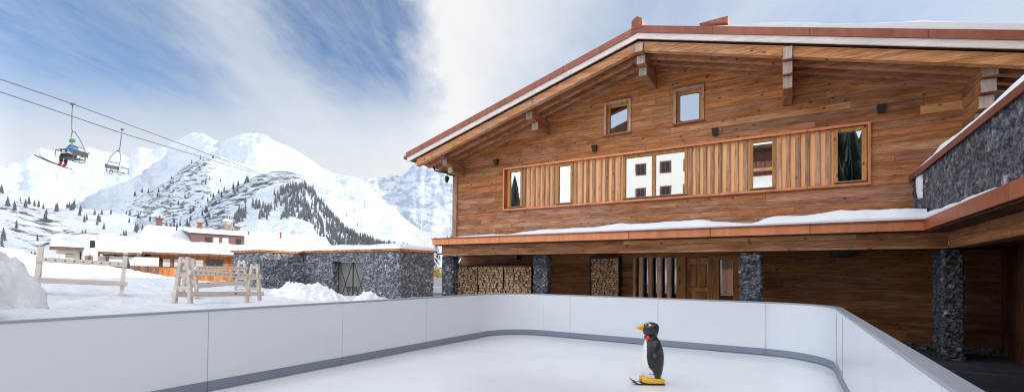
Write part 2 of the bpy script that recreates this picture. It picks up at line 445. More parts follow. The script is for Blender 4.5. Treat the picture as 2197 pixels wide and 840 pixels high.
# cloud tone: whitest near the gap to the right of the blue, cooler elsewhere
tone = n.ramp(tn, [(0., (.63, .71, .82)), (T(-1.2), (.66, .74, .84)), (T(-.7), (.74, .80, .88)), (T(-.2), (.93, .95, .975)), (T(.0), (.97, .98, .99)), (T(.35), (.72, .79, .88)), (T(.7), (.74, .81, .90)), (1., (.70, .77, .86))])
low = n.ramp(d[2], [(.0, 1.), (.16, .9), (.30, 0.)])
tone = n.mix(n.math('MULTIPLY', low, .8), tone, (.93, .945, .965))
tone = n.mix(n.math('MULTIPLY', n.math('SUBTRACT', warp2, .35, clamp=True), .35), tone, (.95, .96, .98))
bg1 = n.node('ShaderNodeBackground'); n.link(n.mix(1., sky.outputs[0], (.78, 1.0, 1.18), 'MULTIPLY'), bg1.inputs[0]); bg1.inputs[1].default_value = .15
bg2 = n.node('ShaderNodeBackground'); n.link(tone, bg2.inputs[0]); n.link(n.math('MULTIPLY_ADD', n.ramp(n.math('MULTIPLY_ADD', d[1], .5, .5), [(.0, 1.), (.46, .85), (.60, 0.)]), 1.55, .95), bg2.inputs[1])
mx = n.node('ShaderNodeMixShader'); n.link(cloud, mx.inputs[0]); n.link(bg1.outputs[0], mx.inputs[1]); n.link(bg2.outputs[0], mx.inputs[2])
n.link(mx.outputs[0], out.inputs[0])

scene.cycles.pixel_filter_type = 'BLACKMAN_HARRIS'; scene.cycles.filter_width = 1.15
scene.view_settings.view_transform = 'Standard'; scene.view_settings.look = 'None'; scene.view_settings.exposure = 0

# ------------------------------------------------------------------ fractal noise helper
def fbm(x, y, z=0., oct=4, lac=2.1, gain=.5):
    s = 0.; a = 1.; f = 1.
    for _ in range(oct):
        s += a * mn.noise(Vector((x * f, y * f, z * f + 3.7))); a *= gain; f *= lac
    return s
def ridged(x, y, z=0., oct=4, gain=.5):
    s = 0.; a = 1.; f = 1.
    for _ in range(oct):
        s += a * (1. - 2. * abs(mn.noise(Vector((x * f, y * f, z * f + 1.3))))); a *= gain; f *= 2.07
    return s

# ================================================================== SETTING: ground, ice, mountains
g = MB(); g.box(-9000, 9000, -9000, 9000, -6.2, -6.)
tag(g.build('valley_ground', M['snow']), kind='structure')
g = MB(); g.box(-8.0, 26, -14, 14.3, -.25, -.03)
tag(g.build('asphalt_ground', M['asphalt']), kind='structure')
g = MB(); g.box(-11.2, 1.05, 12.86, 14.36, -.02, .2); g.box(1.05, 9, 12.15, 14.36, -.02, .2)
tag(g.build('stone_pavement', M['paving']), kind='structure')
g = MB(); g.add([(-7.87, -6, 0), (.86, -6, 0), (.86, 12.76, 0), (-7.87, 12.76, 0)], [(0, 1, 2, 3)])
tag(g.build('ice_surface', M['ice']), kind='structure')

# near snow field: heights measured at a set of spots, smooth in between
CP = np.array([(-15.5, 3.6, 1.32), (-15, 5.1, 1.20), (-12, 5.2, 1.04), (-11.6, 5.1, 1.04), (-13.3, 7.6, .93), (-16.7, 9.1, 1.22), (-14.5, 6.5, 1.10), (-8, -4, 1.2), (-8, 1, 1.16), (-8, 3, 1.12),
   (-8, 6, .98), (-8, 9, .85), (-8, 12, .6), (-9.9, 2.2, 1.24), (-10.6, 4, 1.14), (-25, 5.9, 2.30), (-24, 6.6, 1.92), (-22.2, 7.7, 1.68), (-20.2, 8.9, 1.50), (-21, 10.7, 1.46), (-26, 5.3, 2.6),
   (-13.3, 13.4, .85), (-19.5, 11.5, .80), (-19.5, 13.4, .8), (-16.4, 13.2, .8), (-10.5, 14, .35), (-11, 12, .62), (-17.6, 9.4, 1.15), (-33, 8, .9), (-31, 14, .4), (-28, 9.5, 1.2), (-42, 12, -.6), (-47, 15, -.4),
   (-60, 20, -1.8), (-70, 40, -3), (-40, 40, -2.2), (-22, 25, -.2), (-17, 20, .15), (-10, 20, .1), (-14, 32, -.7), (-20, 0, 1.75), (-26, -5, 2.4), (-12, -3, 1.35), (-9, -6, 1.2), (-18, 5, 1.35), (-28, 4.2, 2.9), (-45, 6, 1.0), (-24, 14, .5), (-20, 16, .4), (-75, 10, -1.5)])
def snow_z(x, y, k=2.6):
    dd = (CP[:, 0] - x) ** 2 + (CP[:, 1] - y) ** 2 + .35
    w = dd ** (-k / 2 * 1.25)
    return float((w * CP[:, 2]).sum() / w.sum())
ul = np.concatenate([np.linspace(-78, -31, 40), np.arange(-30, -7.95, .14), [-7.95]])
vl = np.concatenate([np.linspace(-13, -4.5, 12), np.arange(-4, 16.01, .14), np.linspace(17, 62, 36)])
P = []
for y in vl:
    for x in ul:
        z = snow_z(x, y)
        near = 1. if -31 < x and -5 < y < 16.5 else .5
        amp = .105 * near * (1. if x < -9 else max(.25, (-7.9 - x) / 1.1))
        z += amp * fbm(x * .9, y * .9, 0, 5, 2.2, .6) + .055 * near * fbm(x * 4.3, y * 4.3, 4, 4, 2.2, .6)
        P.append((x, y, z))
g = MB(); g.grid(P, len(ul), len(vl))
tag(g.build('snowy_ground', M['snow_ground'], smooth=True, recalc=False), kind='structure')

# mountains: four ridges (azimuth in degrees left of +y, crest height in metres) at 900, 1600, 2900 and 5000 m
RA = [(8.92, 27.7), (22.33, 26.9), (33.87, 28.8), (39.05, 31.3), (42.44, 36.7), (45.21, 44.7), (47.92, 55.0), (49.51, 63.0), (51.08, 75.0), (53.13, 105.0), (54.15, 129.3), (54.57, 154.0), (55.66, 165.9), (57.09, 167.8), (58.48, 164.7), (59.83, 157.6), (61.15, 147.4), (63.26, 126.7), (65.27, 102.2), (66.62, 83.9), (67.56, 72.5), (70.1, 72.4), (72.81, 78.6), (75.0, 80.7), (76.76, 80.4), (77.88, 87.3), (79.22, 94.6), (81.7, 99.3), (85.95, 94.4)]
RA2 = [(8.92, 70.2), (22.34, 70.4), (33.89, 75.7), (39.07, 89.6), (42.47, 116.3), (44.7, 139.9), (47.97, 195.9), (51.15, 249.4), (54.19, 285.3), (58.02, 295.7), (60.74, 310.0), (63.32, 317.4), (64.96, 317.8), (66.53, 294.0), (68.38, 242.3), (70.15, 202.9), (71.84, 165.3), (73.45, 134.2), (74.99, 120.9), (79.19, 119.1), (81.66, 123.6), (85.92, 124.2)]
RB = [(8.92, 139.4), (22.34, 140.7), (33.89, 165.1), (39.08, 190.0), (42.48, 258.3), (45.28, 368.3), (48.01, 483.3), (50.14, 543.4), (52.2, 568.2), (54.22, 602.5), (56.18, 645.8), (58.08, 692.4), (59.46, 716.7), (60.58, 728.9), (61.89, 716.0), (62.95, 692.2), (63.69, 678.6), (64.4, 697.5), (65.22, 712.5), (66.12, 699.3), (66.51, 683.6), (67.15, 653.7), (68.08, 614.5), (69.17, 588.5), (70.24, 588.3), (71.09, 551.0), (72.11, 553.2), (73.09, 552.9), (73.89, 562.7), (74.81, 542.9), (76.0, 514.4), (76.86, 514.2), (77.42, 492.2), (78.22, 448.1), (79.27, 416.6), (81.74, 414.9), (85.99, 384.6)]
RC = [(8.95, 945.8), (25.29, 1125.8), (34.0, 1096.3), (37.75, 1046.1), (40.05, 1128.9), (41.19, 1164.2), (42.32, 1183.8), (43.26, 1134.0), (44.09, 1059.9), (44.79, 1001.6), (46.43, 972.9), (49.1, 971.3), (51.17, 933.2), (53.2, 904.4), (58.0, 797.4), (62.41, 650.5), (85.93, 413.4)]
AZ = np.linspace(12, 86, 560)
HA, HA2, HB, HC = [np.interp(AZ, [p[0] for p in r], [p[1] for p in r]) for r in (RA, RA2, RB, RC)]
rr = np.concatenate([np.linspace(95, 900, 80), np.linspace(910, 1600, 60)[0:], np.linspace(1615, 2900, 80), np.linspace(2925, 5000, 60), np.linspace(5100, 7500, 12)])
def pchip(xk, yk, x):
    """smooth monotone interpolation, yk: (knots, columns)"""
    xk = np.array(xk, float); h = np.diff(xk)[:, None]; dl = np.diff(yk, axis=0) / h
    m = np.zeros_like(yk)
    same = (dl[:-1] * dl[1:]) > 0
    m[1:-1] = np.where(same, 2 * dl[:-1] * dl[1:] / np.where(same, dl[:-1] + dl[1:], 1), 0)
    m[0] = dl[0]; m[-1] = dl[-1]
    i = np.clip(np.searchsorted(xk, x) - 1, 0, len(xk) - 2)
    t = ((x - xk[i]) / (xk[i + 1] - xk[i]))[:, None]; hh = h[i]
    return (2 * t ** 3 - 3 * t ** 2 + 1) * yk[i] + (t ** 3 - 2 * t ** 2 + t) * hh * m[i] + (-2 * t ** 3 + 3 * t ** 2) * yk[i + 1] + (t ** 3 - t ** 2) * hh * m[i + 1]
one = np.ones_like(AZ)
knots = [95, 230, 520, 900, 1030, 1600, 1850, 2350, 2900, 3300, 4300, 5000, 7500]
spur = 1 / (1 + np.exp(-(AZ - 55.) / .9)) / (1 + np.exp((AZ - 64.6) / .45)); bowl = 1 / (1 + np.exp(-(AZ - 65.8) / .6)) / (1 + np.exp((AZ - 75.) / .8))
K2350 = HA2 * .62 + HB * .36
K2350 = K2350 + spur * np.maximum(0, HB * 2350 / 2900 * .965 - K2350) - 95 * bowl
YK = np.stack([-4.6 * one, -3. * one, HA * .36, HA, HA * .80 + .12 * (HA2 - HA * .8), HA2, HA2 * .84 + 8 - 20 * bowl, K2350, HB, HB * .86, HC * .78, HC, HC * .3])
H = pchip(knots, YK, rr)                                    # rows = distance, cols = azimuth
azr = np.radians(AZ)
X = -np.sin(azr)[None, :] * rr[:, None]; Y = np.cos(azr)[None, :] * rr[:, None]
ROCK = np.zeros_like(H); HAZE = np.zeros_like(H)
def hump(x, a, b, s):
    return 1 / (1 + np.exp(-(x - a) / s)) * 1 / (1 + np.exp((x - b) / s))
az2 = AZ[None, :]; r2 = rr[:, None]
# scrub and rock bands
ROCK += 1.0 * hump(az2, 54.6, 62.5, .7) * hump(r2, 640, 985, 25)            # crown of the wooded knoll
ROCK += .92 * hump(az2, 60.5, 68.0, .8) * hump(r2, 330, 930, 40)             # its terraced left flank
ROCK += .88 * hump(az2, 63.0, 74.5, .9) * hump(r2, 1010, 1640, 35) * (0.8 + .25 * hump(az2, 63, 70.5, .6))
ROCK += .81 * hump(az2, 69.0, 81, .8) * hump(r2, 260, 960, 50) * (.45 + .6 * hump(az2, 74.2, 81, .5))
ROCK += .60 * hump(az2, 63.3, 64.6, .25) * hump(r2, 2700, 2900, 40) + .55 * hump(az2, 66.0, 67.2, .3) * hump(r2, 2500, 2900, 40)
ROCK += 1. * hump(az2, 30, 48.5, .5) * hump(r2, 3300, 5200, 120)
ROCK += .55 * hump(az2, 43, 53.5, 1.) * hump(r2, 1100, 2000, 80)
HAZE = hump(r2, 2950, 6000, 120) * np.ones_like(az2)  # aerial haze on the far ridge, painted into its rock colour
for j in range(len(rr)):
    r_ = rr[j]
    # keep crests where they were measured, roughen the slopes between them
    crest = min(1., min(abs(r_ - q) / (.09 * q) for q in (900, 1600, 2900, 5000)) * .9 + .1)
    for i in range(len(AZ)):
        x, y = X[j, i], Y[j, i]
        if r_ < 200: a = .6 * (r_ - 95) / 105
        else: a = r_ * .0115
        k = 1. / (r_ * .13 + 40)
        h = (ridged(x * k, y * k, .3, 4, .52) - 1.12) * a * crest
        if r_ > 1700: h += (ridged(x * .0021, y * .0021, 5., 5, .55) - 1.12) * 52 * crest * (1. if r_ < 3100 else 1.5)
        H[j, i] += h + .0022 * r_ * fbm(x * k * 6, y * k * 6, 2., 3, 2.2, .6) * crest
P = np.stack([X, Y, H], -1).reshape(-1, 3)
cols = np.stack([np.clip(ROCK, 0, 1), HAZE, np.zeros_like(H)], -1).reshape(-1, 3)
g = MB(); g.grid(P.tolist(), len(AZ), len(rr), cols=cols.tolist())

def mountain_mat():
    m, nt, b = new_mat('snow_mountain'); n = N(nt)
    a = n.node('ShaderNodeVertexColor'); a.layer_name = 'Col'; s = n.sep(a.outputs['Color'])
    pos = n.node('ShaderNodeNewGeometry'); p = n.sep(pos.outputs['Position'])
    dist = n.math('SQRT', n.math('ADD', n.math('MULTIPLY', p[0], p[0]), n.math('MULTIPLY', p[1], p[1])))
    v = n.comb(n.math('DIVIDE', p[0], 19.), n.math('DIVIDE', p[1], 19.), n.math('DIVIDE', p[2], 6.5))
    v2 = n.comb(n.math('DIVIDE', p[0], 130.), n.math('DIVIDE', p[1], 130.), n.math('DIVIDE', p[2], 60.))
    f = n.noise(v, 1., 7, .68, .5); f2 = n.noise(v2, 1., 6, .62)
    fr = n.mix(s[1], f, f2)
    thr = n.math('MULTIPLY_ADD', s[0], -.36, .84)
    mask = n.math('MULTIPLY', n.math('SUBTRACT', n.math('ADD', n.math('MULTIPLY', fr, .8), n.math('MULTIPLY', f2, .24)), thr), 16., clamp=True)
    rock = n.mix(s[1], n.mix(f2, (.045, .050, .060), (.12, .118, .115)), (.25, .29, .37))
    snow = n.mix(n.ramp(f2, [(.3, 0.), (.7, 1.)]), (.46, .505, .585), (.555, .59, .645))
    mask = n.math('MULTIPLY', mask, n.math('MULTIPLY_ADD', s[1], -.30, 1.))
    c = n.mix(mask, snow, rock)
    n.link(c, b.inputs['Base Color'])
    b.inputs['Roughness'].default_value = .9; b.inputs['Specular IOR Level'].default_value = .1
    bv = n.noise(n.comb(n.math('DIVIDE', p[0], 55.), n.math('DIVIDE', p[1], 55.), n.math('DIVIDE', p[2], 40.)), 1., 7, .6)
    n.link(n.bump(bv, .8, 30.), b.inputs['Normal'])
    return m
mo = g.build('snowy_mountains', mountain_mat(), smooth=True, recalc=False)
tag(mo, kind='structure')
def mount_z(az, r):
    j = min(max(np.searchsorted(rr, r) - 1, 0), len(rr) - 2); i = min(max(np.searchsorted(AZ, az) - 1, 0), len(AZ) - 2)
    a = (r - rr[j]) / (rr[j + 1] - rr[j]); c = (az - AZ[i]) / (AZ[i + 1] - AZ[i])
    return float((H[j, i] * (1 - c) + H[j, i + 1] * c) * (1 - a) + (H[j + 1, i] * (1 - c) + H[j + 1, i + 1] * c) * a)

# ------------------------------------------------------------------ trees
def needle_mat(name, c0, c1):
    m, nt, b = new_mat(name); n = N(nt)
    oi = n.node('ShaderNodeObjectInfo')
    f = n.noise(n.obj(), 1.1, 4, .7)
    c = n.mix(n.math('ADD', n.math('MULTIPLY', n.ramp(f, [(.3, 0.), (.7, 1.)]), .75), n.math('MULTIPLY', oi.outputs['Random'], .25)), c0, c1)
    n.link(c, b.inputs['Base Color']); b.inputs['Roughness'].default_value = .85; b.inputs['Specular IOR Level'].default_value = .1
    return m
M['needle'] = needle_mat('spruce_needles', (.013, .020, .022), (.055, .070, .066))
M['needle_haze'] = needle_mat('hazed_needles', (.055, .074, .093), (.16, .168, .172))  # distance haze painted in: lighter and bluer than the near needles
M['bark'] = simple('bark', (.06, .045, .035), .9, 0, .3, 4.)
M['frost'] = simple('frosted_twigs', (.72, .74, .78), .8, 0, .1, 4.)

def conifer_geo(mb, base, h, seed, tiers=7, n=7, trunk=True, crown=True):
    rd = random.Random(seed)
    bx, by, bz = base
    w = h * rd.uniform(.15, .21)
    if trunk:
        mb.tube([(bx, by, bz - .04 * h), (bx, by, bz + h * .55)], [h * .022, h * .008], 5)
    if crown:
        for t in range(tiers):
            f = t / tiers
            z0 = bz + h * (.10 + .86 * f); z1 = min(z0 + h * (.30 - .12 * f), bz + h)
            rad = w * (1 - f) ** .85 * rd.uniform(.82, 1.15) + .012 * h
            V = [(bx + rd.uniform(-.01, .01) * h, by + rd.uniform(-.01, .01) * h, z1)]
            a0 = rd.uniform(0, 6.3)
            m = n * 2
            for k in range(m):
                a = a0 + 2 * math.pi * k / m
                q = rad * (rd.uniform(.85, 1.25) if k % 2 == 0 else rd.uniform(.35, .6))
                V.append((bx + math.cos(a) * q, by + math.sin(a) * q, z0 - (rad * .35 if k % 2 == 0 else -rad * .18) * rd.uniform(.6, 1.2)))
            mb.add(V, [(0, 1 + k, 1 + (k + 1) % m) for k in range(m)])
    return mb

# mesh variants for the scattered trees (each tree > crown, trunk)
tree_meshes = []
for s in range(6):
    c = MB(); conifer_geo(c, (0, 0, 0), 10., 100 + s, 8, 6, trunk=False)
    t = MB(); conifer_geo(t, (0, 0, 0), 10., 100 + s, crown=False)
    co = c.build('crown', M['needle_haze'], recalc=False); to = t.build('trunk', M['bark'], recalc=False)
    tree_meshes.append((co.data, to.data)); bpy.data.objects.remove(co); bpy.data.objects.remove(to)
big_meshes = []
for s in range(3):
    c = MB(); conifer_geo(c, (0, 0, 0), 10., 300 + s, 30, 15, trunk=False)
    t = MB(); conifer_geo(t, (0, 0, 0), 10., 300 + s, crown=False)
    co = c.build('crown', M['needle'], recalc=False); to = t.build('trunk', M['bark'], recalc=False)
    big_meshes.append((co.data, to.data)); bpy.data.objects.remove(co); bpy.data.objects.remove(to)
def put_tree(p, h, k, label, group, name='conifer', big=False):
    o = empty(name, p, (0, 0, random.uniform(0, 6.28)), label, 'tree', group)
    cm, tm = big_meshes[k % 3] if big else tree_meshes[k % 6]
    for nm, me in (('crown', cm), ('trunk', tm)):
        q = bpy.data.objects.new(nm, me); COL.objects.link(q); q.parent = o
        q.scale = (h / 10, h / 10, h / 10)
    return o
rt_ = random.Random(11)
cnt = 0
def scatter(num, az0, az1, r0, r1, h0, h1, label, group, dens=None):
    global cnt
    k = 0; tries = 0
    while k < num and tries < num * 30:
        tries += 1
        az = rt_.uniform(az0, az1); r_ = rt_.uniform(r0, r1)
        if dens and rt_.random() > dens(az, r_): continue
        z = mount_z(az, r_)
        put_tree((-math.sin(R(az)) * r_, math.cos(R(az)) * r_, z), rt_.uniform(h0, h1) * .85 * (.35 + .65 * r_ / r1), cnt, label, group)
        k += 1; cnt += 1
clump = lambda az, r_: 1. if mn.noise(Vector((az * .9, r_ * .006, 2.))) > .05 else .07
scatter(95, 69.0, 79.8, 330, 900, 9, 15, 'small dark spruce standing alone on the snowy slope left of the wooded knoll', 'spruces scattered on the left slope', clump)
scatter(60, 60.8, 68.2, 420, 880, 9, 15, 'dark spruce on the terraced snow slope above the long chalet roof', 'spruces on the terraced slope', clump)
scatter(34, 63.5, 71.0, 1030, 1560, 10, 18, 'tiny dark spruce on the rocky ridge behind the wooded knoll', 'spruces on the rocky ridge', clump)
scatter(12, 43.0, 51.0, 700, 1500, 8, 14, 'lone tiny conifer on the white slope right of the wooded knoll', 'lone conifers on the right slope')
# the wood on the knoll reads as one mass
w_ = MB(); rf = random.Random(5); k = 0
while k < 1500:
    az = rf.uniform(43.5, 62.3); r_ = rf.uniform(470, 905)
    # forest edge: starts low on the right, climbs towards the middle of the knoll
    lo = 470
    hi = np.interp(az, [43.5, 47, 50, 52.5, 54.5, 56, 57.5, 59.5, 62.3], [905, 905, 905, 870, 720, 670, 650, 620, 560])
    if r_ > hi: continue
    if az > 57.5 and mn.noise(Vector((az * .8, r_ * .012, 7.))) < .02: continue
    if mn.noise(Vector((az * 1.1, r_ * .01, 1.))) < -.32: continue
    z = mount_z(az, r_)
    conifer_geo(w_, (-math.sin(R(az)) * r_, math.cos(R(az)) * r_, z - .3), r_ * rf.uniform(.0095, .0165) + 1., 1000 + k, 5, 5, trunk=False)
    k += 1
tag(w_.build('forest', M['needle_haze'], recalc=False), 'dense dark spruce wood covering the flank of the knoll', 'forest', kind='stuff')
# conifers in the valley behind the hut and the chalet's left corner
for i, (x, y, z, h) in enumerate([(-29.6, 34.7, -.9, 6.4), (-31.2, 38.5, -1, 6.9), (-27.4, 33.6, -.8, 5.6), (-32.5, 41, -1, 8.2), (-30.2, 41.5, -1, 8.8), (-28.4, 37.5, -.9, 7.0), (-33.4, 38.0, -1, 5.6), (-28.2, 40.2, -1, 9.6)]):
    put_tree((x, y, z), h, i, 'dark conifer in the gap between the stone hut and the chalet corner', 'conifers behind the gap')
for i, (az, r_, h) in enumerate([(70.9, 62, 5.4), (72.3, 66, 5.0), (73.6, 60, 5.6), (75.2, 64, 5.2), (71.7, 75, 6.6), (74.4, 72, 5.4), (76.3, 70, 5.)]):
    put_tree((-math.sin(R(az)) * r_, math.cos(R(az)) * r_, -2.2), h, i, 'dark conifer behind the snow bank and the left ski rack', 'conifers behind the snow bank')
# frosted leafless trees
def frosty(x, y, z, h, seed):
    rd = random.Random(seed)
    o = empty('frosted_tree', (x, y, z), label='', cat='tree')
    t = MB(); t.tube([(x, y, z), (x + .1, y, z + h * .5), (x + .05, y + .1, z + h)], [.09, .06, .015], 6)
    t.build('trunk', M['frost'], o, True)
    c = MB()
    def br(p, d, l, r_, dep):
        q = p + d * l
        c.tube([p, p + d * l * .5 + Vector((rd.uniform(-.05, .05), rd.uniform(-.05, .05), rd.uniform(0, .06))) * l, q], [r_, r_ * .75, r_ * .45], 4)
        if dep:
            for _ in range(4):
                nd = (d + Vector((rd.uniform(-.8, .8), rd.uniform(-.8, .8), rd.uniform(-.15, .7)))).normalized()
                br(p + d * l * rd.uniform(.35, 1.), nd, l * .58, r_ * .55, dep - 1)
    for k in range(13):
        zz = z + h * (.25 + .7 * k / 13); a = k * 2.4
        br(Vector((x + .05, y, zz)), Vector((math.cos(a), math.sin(a), .75)).normalized(), h * .30 * (1.1 - k / 16), .035, 2)
    c.build('crown', M['frost'], o)
    return o
frosty(-27.1, 29.7, -.6, 7.3, 3)['label'] = 'white frosted bare tree behind the stone hut, nearer the mountains'
frosty(-26.2, 31.3, -.6, 7.4, 8)['label'] = 'white frosted bare tree nearest the chalet copper fascia'

# ================================================================== stone surface helper
def stone_face(mb, O, U, V, lu, lv, step, amp, size=(.17, .11), seed=0., edge_pull=True):
    """rubble masonry on a rectangle: real relief, stone colour stored per vertex"""
    O, U, V = Vector(O), Vector(U), Vector(V); Nn = U.cross(V).normalized()
    nu = max(2, int(lu / step) + 1); nv = max(2, int(lv / step) + 1)
    P = []; C = []
    for j in range(nv):
        for i in range(nu):
            a = lu * i / (nu - 1); b_ = lv * j / (nv - 1)
            p = O + U * a + V * b_
            w = Vector((p.x + p.y, 0, p.z))
            wx = (p.x * abs(Nn.y) + p.y * abs(Nn.x)) / size[0] + seed + .35 * mn.noise(p * 3.1)
            wz = p.z / size[1] + .4 * mn.noise(p * 2.7 + Vector((5, 0, 0)))
            dd, pp = mn.voronoi(Vector((wx, wz, seed * 1.7)))
            e = min(1., max(0., (dd[1] - dd[0]) / .16))
            c = mn.cell(pp[0] * 7.3 + Vector((.5, .5, .5)))
            c2 = mn.cell(pp[0] * 13.1 + Vector((.3, .2, .7)))
            rel = amp * (e ** .6 * (.30 + .70 * abs(c2)) * (1 + .9 * mn.noise(p * 9 + Vector((c2 * 7, c * 9, 0)))) + .22 * mn.noise(p * 22))
            on = i in (0, nu - 1) or j in (0, nv - 1)
            P.append(p + Nn * (rel if not on else 0.))
            C.append((min(1., abs(c) * .62 + .30 * abs(c2) + .1), e, 0))
    mb.grid([tuple(p) for p in P], nu, nv, cols=C)

def stone_box(mb, x0, x1, y0, y1, z0, z1, step, amp, faces='xXyY', size=(.17, .11), seed=0.):
    if 'y' in faces: stone_face(mb, (x0, y0, z0), (1, 0, 0), (0, 0, 1), x1 - x0, z1 - z0, step, amp, size, seed)
    if 'X' in faces: stone_face(mb, (x1, y0, z0), (0, 1, 0), (0, 0, 1), y1 - y0, z1 - z0, step, amp, size, seed + 3)
    if 'Y' in faces: stone_face(mb, (x1, y1, z0), (-1, 0, 0), (0, 0, 1), x1 - x0, z1 - z0, step, amp, size, seed + 5)
    if 'x' in faces: stone_face(mb, (x0, y1, z0), (0, -1, 0), (0, 0, 1), y1 - y0, z1 - z0, step, amp, size, seed + 7)

def snow_slab(mb, quad, thick, n, m, seed, edge=.5, wav=.35, droop=0.):
    """soft snow layer on a quad (p00,p10,p11,p01)"""
    q = [Vector(p) for p in quad]
    nrm = (q[1] - q[0]).cross(q[3] - q[0]).normalized()
    if nrm.z < 0: nrm = -nrm
    L1 = (q[1] - q[0]).length; L2 = (q[3] - q[0]).length
    P = []
    for j in range(m):
        for i in range(n):
            a, b_ = i / (n - 1), j / (m - 1)
            p = (q[0] * (1 - a) + q[1] * a) * (1 - b_) + (q[3] * (1 - a) + q[2] * a) * b_
            e = min(a * L1, (1 - a) * L1, b_ * L2, (1 - b_) * L2)
            k = min(1., e / edge); k = math.sqrt(max(0., 1 - (1 - k) ** 2))
            t = thick * k * (1 + wav * fbm(p.x * .55 + seed, p.y * .55, p.z * .3, 4)) 
            P.append(tuple(p + Vector((0, 0, 1)) * t))
    mb.grid(P, n, m)
    # skirt back to the roof
    ring = [i for i in range(n)] + [j * n + n - 1 for j in range(1, m)] + [(m - 1) * n + i for i in range(n - 2, -1, -1)] + [j * n for j in range(m - 2, 0, -1)]
    V = [P[i] for i in ring]; W = [(p[0], p[1], p[2] - .06) for p in V]; k = len(ring)
    mb.add(V + W, [(i, (i + 1) % k, k + (i + 1) % k, k + i) for i in range(k)])
# ================================================================== RINK BOARDS
U0, U1, V1, HB = -7.807, .794, 12.693, 1.285
RC_ = 1.32
rink = empty('rink_barrier', (-3.5, 12.7, 0), label='white plastic rink barrier with grey kick strip and rounded corners enclosing the ice', cat='rink barrier')
def wall_seg(pts, z0, z1, t0, t1):
    """sheet following a plan polyline; offsets t0..t1 to the outside (left of travel is inside)"""
    mb = MB(); n_ = len(pts)
    L = []
    for i, p in enumerate(pts):
        a = Vector(pts[max(i - 1, 0)]); b_ = Vector(pts[min(i + 1, n_ - 1)])
        d_ = (b_ - a).normalized(); o = Vector((-d_.y, d_.x))
        L.append((Vector(p) + o * t0, Vector(p) + o * t1))
    for i in range(n_ - 1):
        (a0, a1), (b0, b1) = L[i], L[i + 1]
        mb.add([(a0.x, a0.y, z0), (b0.x, b0.y, z0), (b1.x, b1.y, z0), (a1.x, a1.y, z0), (a0.x, a0.y, z1), (b0.x, b0.y, z1), (b1.x, b1.y, z1), (a1.x, a1.y, z1)],
               [(0, 3, 2, 1), (4, 5, 6, 7), (0, 1, 5, 4), (2, 3, 7, 6)] + ([(3, 0, 4, 7)] if i == 0 else []) + ([(1, 2, 6, 5)] if i == n_ - 2 else []))
    return mb
def arc(cx, cy, a0, a1, n_=14):
    return [(cx + RC_ * math.cos(R(a0 + (a1 - a0) * i / n_)), cy + RC_ * math.sin(R(a0 + (a1 - a0) * i / n_))) for i in range(n_ + 1)]
# travel: left side going away, left corner, back to the right, right corner, right side coming back
gap = .004
segs = []
vs = [-3.9, -1.34, 1.21, 3.75, 6.29, 8.83, 11.373]
for a, b_ in zip(vs[:-1], vs[1:]): segs.append([(U0, a + gap), (U0, b_ - gap)])
segs.append(arc(U0 + RC_, V1 - RC_, 180, 90))
bs = [U0 + RC_, -5.60, -3.03, -.50]
for a, b_ in zip(bs[:-1], bs[1:]): segs.append([(a + gap, V1), (b_ - gap, V1)])
segs.append([(-.50 + gap, V1), (U1 - RC_, V1)] + arc(U1 - RC_, V1 - RC_, 90, 0)[1:])
vr_ = [11.373, 10.95, 9.76, 8.83, 6.29, 3.75, 1.21, -1.34, -3.9]
for a, b_ in zip(vr_[:-1], vr_[1:]): segs.append([(U1, a - gap), (U1, b_ + gap)])
for sgm in segs:
    gate = abs(sgm[0][1] - 10.946) < .02 and sgm[0][0] > 0
    p = wall_seg(sgm, .165, HB - .035, 0, .03).build('panel', M['plastic'], rink)
    k_ = wall_seg(sgm, .014, .165, -.012, .03).build('kick_strip', M['kick'], rink)
    e = sgm[-1]; e0 = sgm[-2]
    dv = (Vector(e) - Vector(e0)).normalized(); o = Vector((-dv.y, dv.x))
    pm = MB(); c = Vector(e) + o * .055
    pm.box(c.x - .025, c.x + .025, c.y - .025, c.y + .025, 0, HB - .036)
    pm.build('post', M['cap'], rink)
    if gate:
        gm = MB()
        for v_ in (10.95, 9.76): gm.box(U1 - .006, U1 + .001, v_ - .012, v_ + .012, .19, HB - .09)
        gm.box(U1 - .006, U1 + .001, 9.772, 10.938, .19, .215); gm.box(U1 - .006, U1 + .001, 9.772, 10.938, .235, .25)
        gm.build('gate_seam', M['cap'], rink)
full = [(U0, -3.9), (U0, V1 - RC_)] + arc(U0 + RC_, V1 - RC_, 180, 90)[1:] + [(U1 - RC_, V1)] + arc(U1 - RC_, V1 - RC_, 90, 0)[1:] + [(U1, -3.9)]
wall_seg(full, HB - .035, HB, -.004, .125).build('cap_rail', M['cap'], rink)

# lettering on the back board
def text_part(s, size, loc, mat, parent, name, rotx=90, rotz=0, bold=0., xs=1.):
    cu = bpy.data.curves.new(name, 'FONT'); cu.body = s; cu.size = size; cu.align_x = 'CENTER'; cu.align_y = 'CENTER'; cu.extrude = .001; cu.offset = bold
    o = bpy.data.objects.new(name, cu); COL.objects.link(o)
    me = bpy.data.meshes.new_from_object(o); me.name = name
    bpy.data.objects.remove(o)
    me.materials.append(mat)
    o = bpy.data.objects.new(name, me); COL.objects.link(o); o.parent = parent
    o.location = Vector(loc) - origin_of(parent); o.rotation_euler = (R(rotx), 0, R(rotz)); o.scale = (xs, 1, 1)
    return o
M['print'] = simple('pale_print', (.56, .58, .62), .5, 0, .02, 3.)
M['print_small'] = simple('pale_print_small', (.64, .66, .70), .5, 0, .02, 3.)
text_part('Glice', .17, (-.175, V1 - .004, 1.07), M['print'], rink, 'logo', xs=1.15)
q = MB()                                           # the line below it and the mark beside the gate are too small to read: short dashes
for k in range(7): q.box(-.20 + k * .031, -.178 + k * .031, V1 - .003, V1 - .0005, .955, .972 + .006 * (k % 3))
q.build('logo_line', M['print_small'], rink)
q = MB()
